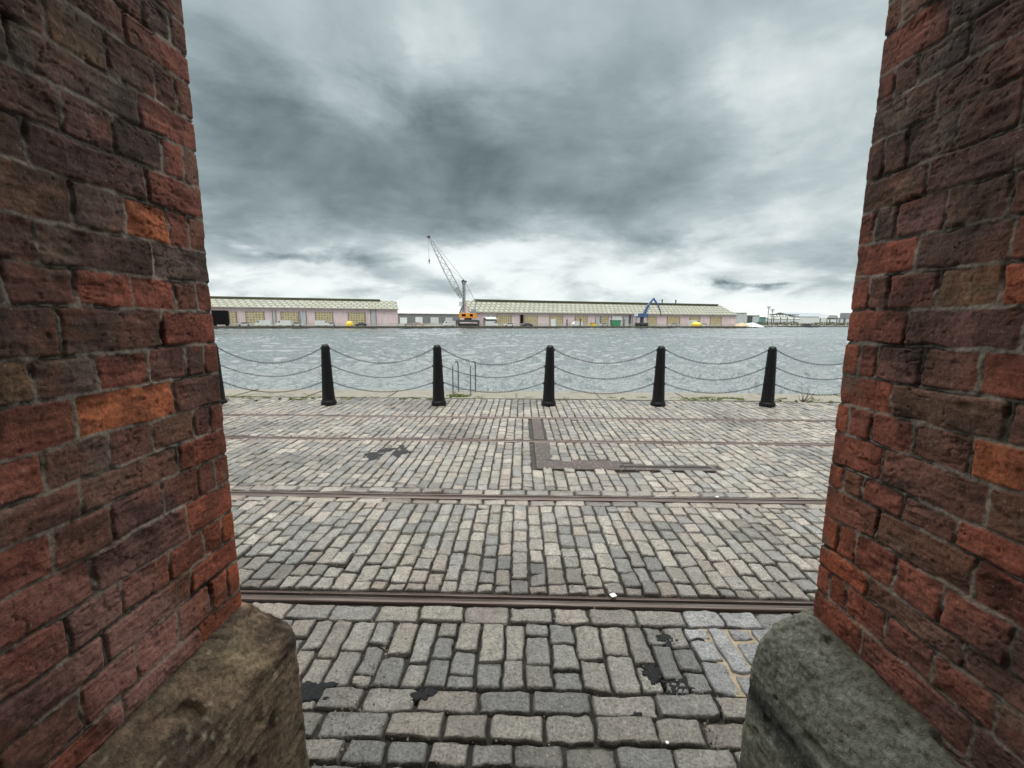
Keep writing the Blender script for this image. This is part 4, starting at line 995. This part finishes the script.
# black cabin, skips, containers, vehicles
p = wp(221, 2); zt = zat(221, 310.4, 2); z0 = zat(221, 324.7, 2); wd = (wp(228.4, 2)-wp(213.5, 2)).length
r = empty('black_container', p, RZ); MB().box((0, .0, (zt+z0)/2), (wd, 2.5, zt-z0), 0, .08).build('box', M_black, r)
for x in (-.4, .4):
    MB().box((x*wd, 0, z0/2), (.4, 2.0, max(z0, .05))).build('leg', M_black, r)
tag(r, 'black steel container on short legs at the far quay beside the left pier', 'container')
def skip(px0, px1, ytop, off, mat, name, label, rounded=False):
    p = wp((px0+px1)/2, off); w_ = (wp(px1, off)-wp(px0, off)).length; z = zat((px0+px1)/2, ytop, off); r = empty(name, p, RZ)
    if rounded:
        MB().lathe([(w_*.46, 0), (w_*.5, z*.3), (w_*.46, z*.65), (w_*.3, z*.92), (.05, z)], (0, 0, 0), 16).build('tank', mat, r, True); MB().box((0, 0, .12), (w_*.9, w_*.6, .24)).build('base', M_dgrey, r)
    else:
        MB().prism([(-w_*.4, .15), (w_*.4, .15), (w_*.5, z), (-w_*.5, z)], 'y', -1, 1).build('bin', mat, r); MB().box((0, 0, z), (w_+.1, 2.15, .14)).build('rim', M_dgrey, r)
    tag(r, label, name.split('_')[-1]); return r
M_yel = plain('yellow_paint', (.60, .42, .04), .45); M_green = plain('green_paint', (.04, .20, .09), .5)
skip(345.6, 353.2, 321.0, 4, M_yel, 'yellow_buoy', 'yellow rounded buoy standing before the left pink shed', True)
skip(692.5, 700.5, 322.0, 3, M_yel, 'yellow_buoy', 'yellow rounded buoy standing before the right pink shed', True)
skip(591, 595.5, 323.0, 4, M_yel, 'yellow_skip', 'small yellow skip left of the green skip')
skip(611, 620, 320.3, 4, M_green, 'green_skip', 'green skip left of the blue material handler')
r = lowb('site_cabin', 486.5, 496.5, 6, 317.6, 319.5, 5, M_gwall, M_groof, 'dark grey sloped-roof cabin right of the harbour crane', 'cabin')
def container(px0, px1, ytop, off, mat, label):
    p = wp((px0+px1)/2, off); w_ = (wp(px1, off)-wp(px0, off)).length; z = zat((px0+px1)/2, ytop, off); r = empty('container', p, RZ)
    MB().box((0, 0, z/2), (w_, 2.4, z), 0, .05).build('box', mat, r); q = MB(); n = max(3, int(w_/.5))
    for k in range(n): q.box((-w_/2+w_*(k+.5)/n, -1.23, z/2), (.14, .08, z*.86))
    q.build('rib', mat, r); tag(r, label, 'container')
container(431, 438.3, 317.4, 40, M_white, 'white container in the gap left of the harbour crane')
container(446, 452, 317.6, 20, M_white, 'pale container just left of the harbour crane wheels')
container(690, 695.5, 320.2, 6, M_white, 'small white container beside the right yellow buoy')
container(552, 555, 319.0, 7, M_wdoor, 'narrow pale container before the middle of the right pink shed')
CARP = {}
def make_car(mat, van=False):
    key = (mat.name, van)
    if key in CARP: return copy_tree(CARP[key])
    r = empty('van' if van else 'car')
    if van:
        MB().prism([(-2.5, .35), (2.5, .35), (2.5, 1.1), (1.9, 1.3), (1.4, 2.15), (-2.5, 2.2)], 'y', -.95, .95).build('body', mat, r); MB().prism([(1.0, 1.35), (1.75, 1.35), (1.38, 1.95), (1.0, 1.95)], 'y', -.97, .97).build('window', M_win, r)
    else:
        MB().prism([(-2.1, .3), (2.1, .3), (2.1, .75), (1.2, .92), (-1.9, .95), (-2.1, .8)], 'y', -.88, .88).build('body', mat, r); MB().prism([(-1.75, .94), (1.15, .92), (.5, 1.45), (-1.3, 1.45)], 'y', -.78, .78).build('cabin', M_win, r)
        MB().box((-.4, 0, 1.47), (1.8, 1.45, .05)).build('roof', mat, r)
    for x in (-1.35, 1.35):
        for y in (-.8, .8): MB().tube((x, y-.12, .33), (x, y+.12, .33), .33, .33, 12).build('wheel', M_tyre, r, True)
    CARP[key] = r; return r
M_red = plain('red_paint', (.30, .03, .03), .35); M_silver = plain('silver_paint', (.45, .47, .49), .3, .3); M_navy = plain('dark_paint', (.03, .035, .05), .3)
CARS = [(244, 7, M_silver, 0, 'silver car parked nearest the black container'), (263, 6, M_white, 1, 'white van parked before the second tan door of the left shed'), (284, 6, M_white, 1, 'white van parked left of the third tan door'), (297, 7, M_silver, 0, 'silver car parked before the third tan door of the left shed'),
        (322, 7, M_white, 1, 'white van parked before the fourth tan door of the left shed'), (330, 8, M_silver, 0, 'silver car parked close right of a white van'), (361, 7, M_navy, 0, 'dark car parked right of the yellow buoy'),
        (409, 14, M_navy, 0, 'dark car parked in the gap between the sheds, beside the red one'), (419, 12, M_red, 0, 'red car parked in the gap between the sheds'), (449, 8, M_white, 1, 'white van parked left of the harbour crane wheels'), (491.5, 3, M_white, 1, 'white van parked at the grey cabin right of the crane'),
        (509, 6, M_white, 0, 'white car parked right of the grey cabin'), (577, 7, M_white, 1, 'white van parked left of the yellow skip'), (604, 6, M_silver, 0, 'silver car parked between the yellow and green skips'), (673, 6, M_silver, 0, 'silver car parked right of the material handler'), (528, 8, M_navy, 0, 'dark car parked before the black doorway of the right shed'), (703, 6, M_white, 0, 'white car parked right of the right yellow buoy')]
for px, off, mt, van, lb in CARS:
    o = make_car(mt, bool(van)); o.location = wp(px, off); o.rotation_euler = (0, 0, RZ+random.choice((0, math.pi))+random.uniform(-.2, .2)); tag(o, lb, 'van' if van else 'car', 'vehicles parked on the far quay')
# lamp posts / fence posts on the far apron
for px, yt, lb in ((580.3, 319, 'short dark mooring post left of the yellow skip'), (624, 320, 'short dark post right of the green skip'), (567, 320, 'short dark post before the middle of the right shed')):
    p = wp(px, 3); z = zat(px, yt, 3); r_ = MB(); r_.tube((p.x, p.y, FZ), (p.x, p.y, z+FZ), .3, .25, 10).tube((p.x, p.y, z+FZ), (p.x, p.y, z+FZ+.25), .4, .3, 10); tag(r_.build('mooring_post', M_dgrey), lb, 'post', 'mooring posts on the far quay')

# ------------------------------------------------------------------ sky and light
SUN_EL, SUN_AZ = R(66), R(200)     # azimuth measured from +Y towards +X
w = bpy.data.worlds.new('World'); S.world = w; w.use_nodes = True; t = NT(w.node_tree); bg = t.N['Background']
sky = t.n('ShaderNodeTexSky', sky_type='NISHITA'); sky.sun_disc = False; sky.sun_elevation = SUN_EL; sky.sun_rotation = SUN_AZ
d = coord(t, 'Generated'); sp = t.n('ShaderNodeSeparateXYZ'); t.put(sp.inputs[0], d); dx, dy, dz = sp.outputs
zc_ = t.math('MAXIMUM', dz, 0.0); den = t.math('ADD', zc_, .38)
P = t.comb(t.math('DIVIDE', dx, den), t.math('DIVIDE', dy, den), 0)
az = t.math('ARCTAN2', dx, dy); el = t.math('ARCSINE', t.math('MINIMUM', t.math('MAXIMUM', dz, -1), 1))
w1 = t.noise(P, 2.0, 9, .60, .4, 1)
w2 = t.noise(t.comb(t.math('MULTIPLY', az, 4.2), t.math('MULTIPLY', el, 12.0), 0), 1.3, 8, .6, .3, 1)
ws = t.n('ShaderNodeSeparateXYZ'); t.put(ws.inputs[0], t.vmath('SUBTRACT', t.vmath('ADD', t.vscale(w1, .7), t.vscale(w2, .5)), (.6, .6, .6)))
azw = t.math('MULTIPLY_ADD', ws.outputs[0], .75, az); elw = t.math('MULTIPLY_ADD', ws.outputs[1], t.math('MULTIPLY_ADD', el, .65, .07), el)
f1 = t.noise(P, 2.1, 8, .52, .5); f2 = t.noise(P, 6.0, 7, .55, .3)
BL = [ # px, py, radius px x, radius px y, amplitude
 (330, 175, 190, 70, -.27), (510, 165, 140, 60, -.23), (255, 110, 110, 55, -.16), (640, 195, 130, 40, -.14), (430, 50, 90, 45, .04), (590, 80, 70, 60, -.06), (220, 215, 60, 22, -.14),
 (820, 30, 130, 60, .07), (740, 70, 90, 40, .05), (860, 150, 90, 60, .05), (700, 130, 40, 40, -.06), (480, 258, 120, 24, .26), (250, 240, 40, 8, .24), (320, 252, 70, 6, -.26), (270, 275, 80, 14, .22), (640, 280, 160, 18, .18), (570, 235, 40, 14, .14), (735, 284, 22, 4, -.46), (840, 270, 50, 14, -.08), (760, 240, 120, 26, .10), (640, 232, 90, 10, -.12)]
fs = t.noise(t.comb(t.math('MULTIPLY', az, 4.2), t.math('MULTIPLY', el, 13.0), 0), 1.6, 6, .58, .5)
low = t.math('POWER', 2.718, t.math('MULTIPLY', t.math('POWER', t.math('DIVIDE', el, R(11)), 2), -1))
acc = t.math('MULTIPLY_ADD', t.math('SUBTRACT', f1, .5), 0.62, t.math('MULTIPLY_ADD', t.math('SUBTRACT', f2, .5), .20, .615))
acc = t.math('MULTIPLY_ADD', t.math('MULTIPLY', low, t.math('SUBTRACT', fs, .44)), .75, acc)
hz = t.math('POWER', 2.718, t.math('MULTIPLY', t.math('POWER', t.math('DIVIDE', el, R(3.2)), 2), -1)); acc = t.math('MULTIPLY_ADD', hz, .30, acc)
for (px, py, rx, ry, am) in BL:
    if not am: continue
    a0, e0 = azel(px, py); a1, _ = azel(px+rx*.5, py); a2, _ = azel(px-rx*.5, py); _, e1_ = azel(px, py-ry*.5); _, e2_ = azel(px, py+ry*.5)
    sa = abs(a1-a2); se = abs(e1_-e2_)
    g1 = t.math('POWER', t.math('DIVIDE', t.math('SUBTRACT', azw, a0), sa), 2); g2 = t.math('POWER', t.math('DIVIDE', t.math('SUBTRACT', elw, e0), se), 2)
    gg = t.math('POWER', 2.718, t.math('MULTIPLY', t.math('ADD', g1, g2), -1)); acc = t.math('MULTIPLY_ADD', gg, am, acc)
# out-of-view zenith brightened to light the ground and jambs
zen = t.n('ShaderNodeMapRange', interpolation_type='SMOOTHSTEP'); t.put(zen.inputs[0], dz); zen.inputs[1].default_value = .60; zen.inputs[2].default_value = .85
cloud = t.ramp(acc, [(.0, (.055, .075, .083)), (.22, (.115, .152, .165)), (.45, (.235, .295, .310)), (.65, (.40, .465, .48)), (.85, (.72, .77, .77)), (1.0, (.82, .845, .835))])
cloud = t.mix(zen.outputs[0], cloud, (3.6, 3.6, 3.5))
cl10 = t.vscale(cloud, 9.3)
thin = t.ramp(acc, [(.7, (0, 0, 0)), (1.0, (.10, .10, .10))])
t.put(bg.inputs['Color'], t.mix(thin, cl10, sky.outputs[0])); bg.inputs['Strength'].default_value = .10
sun = bpy.data.lights.new('sun', 'SUN'); sun.energy = 1.5; sun.angle = R(18); sun.color = (1, .965, .91); so = bpy.data.objects.new('sun', sun); COL.objects.link(so)
sd = Vector((math.sin(SUN_AZ)*math.cos(SUN_EL), math.cos(SUN_AZ)*math.cos(SUN_EL), math.sin(SUN_EL))); so.rotation_euler = sd.to_track_quat('Z', 'Y').to_euler()
S.view_settings.view_transform = 'Standard'; S.view_settings.look = 'None'; S.view_settings.exposure = 0.42; S.view_settings.gamma = 1
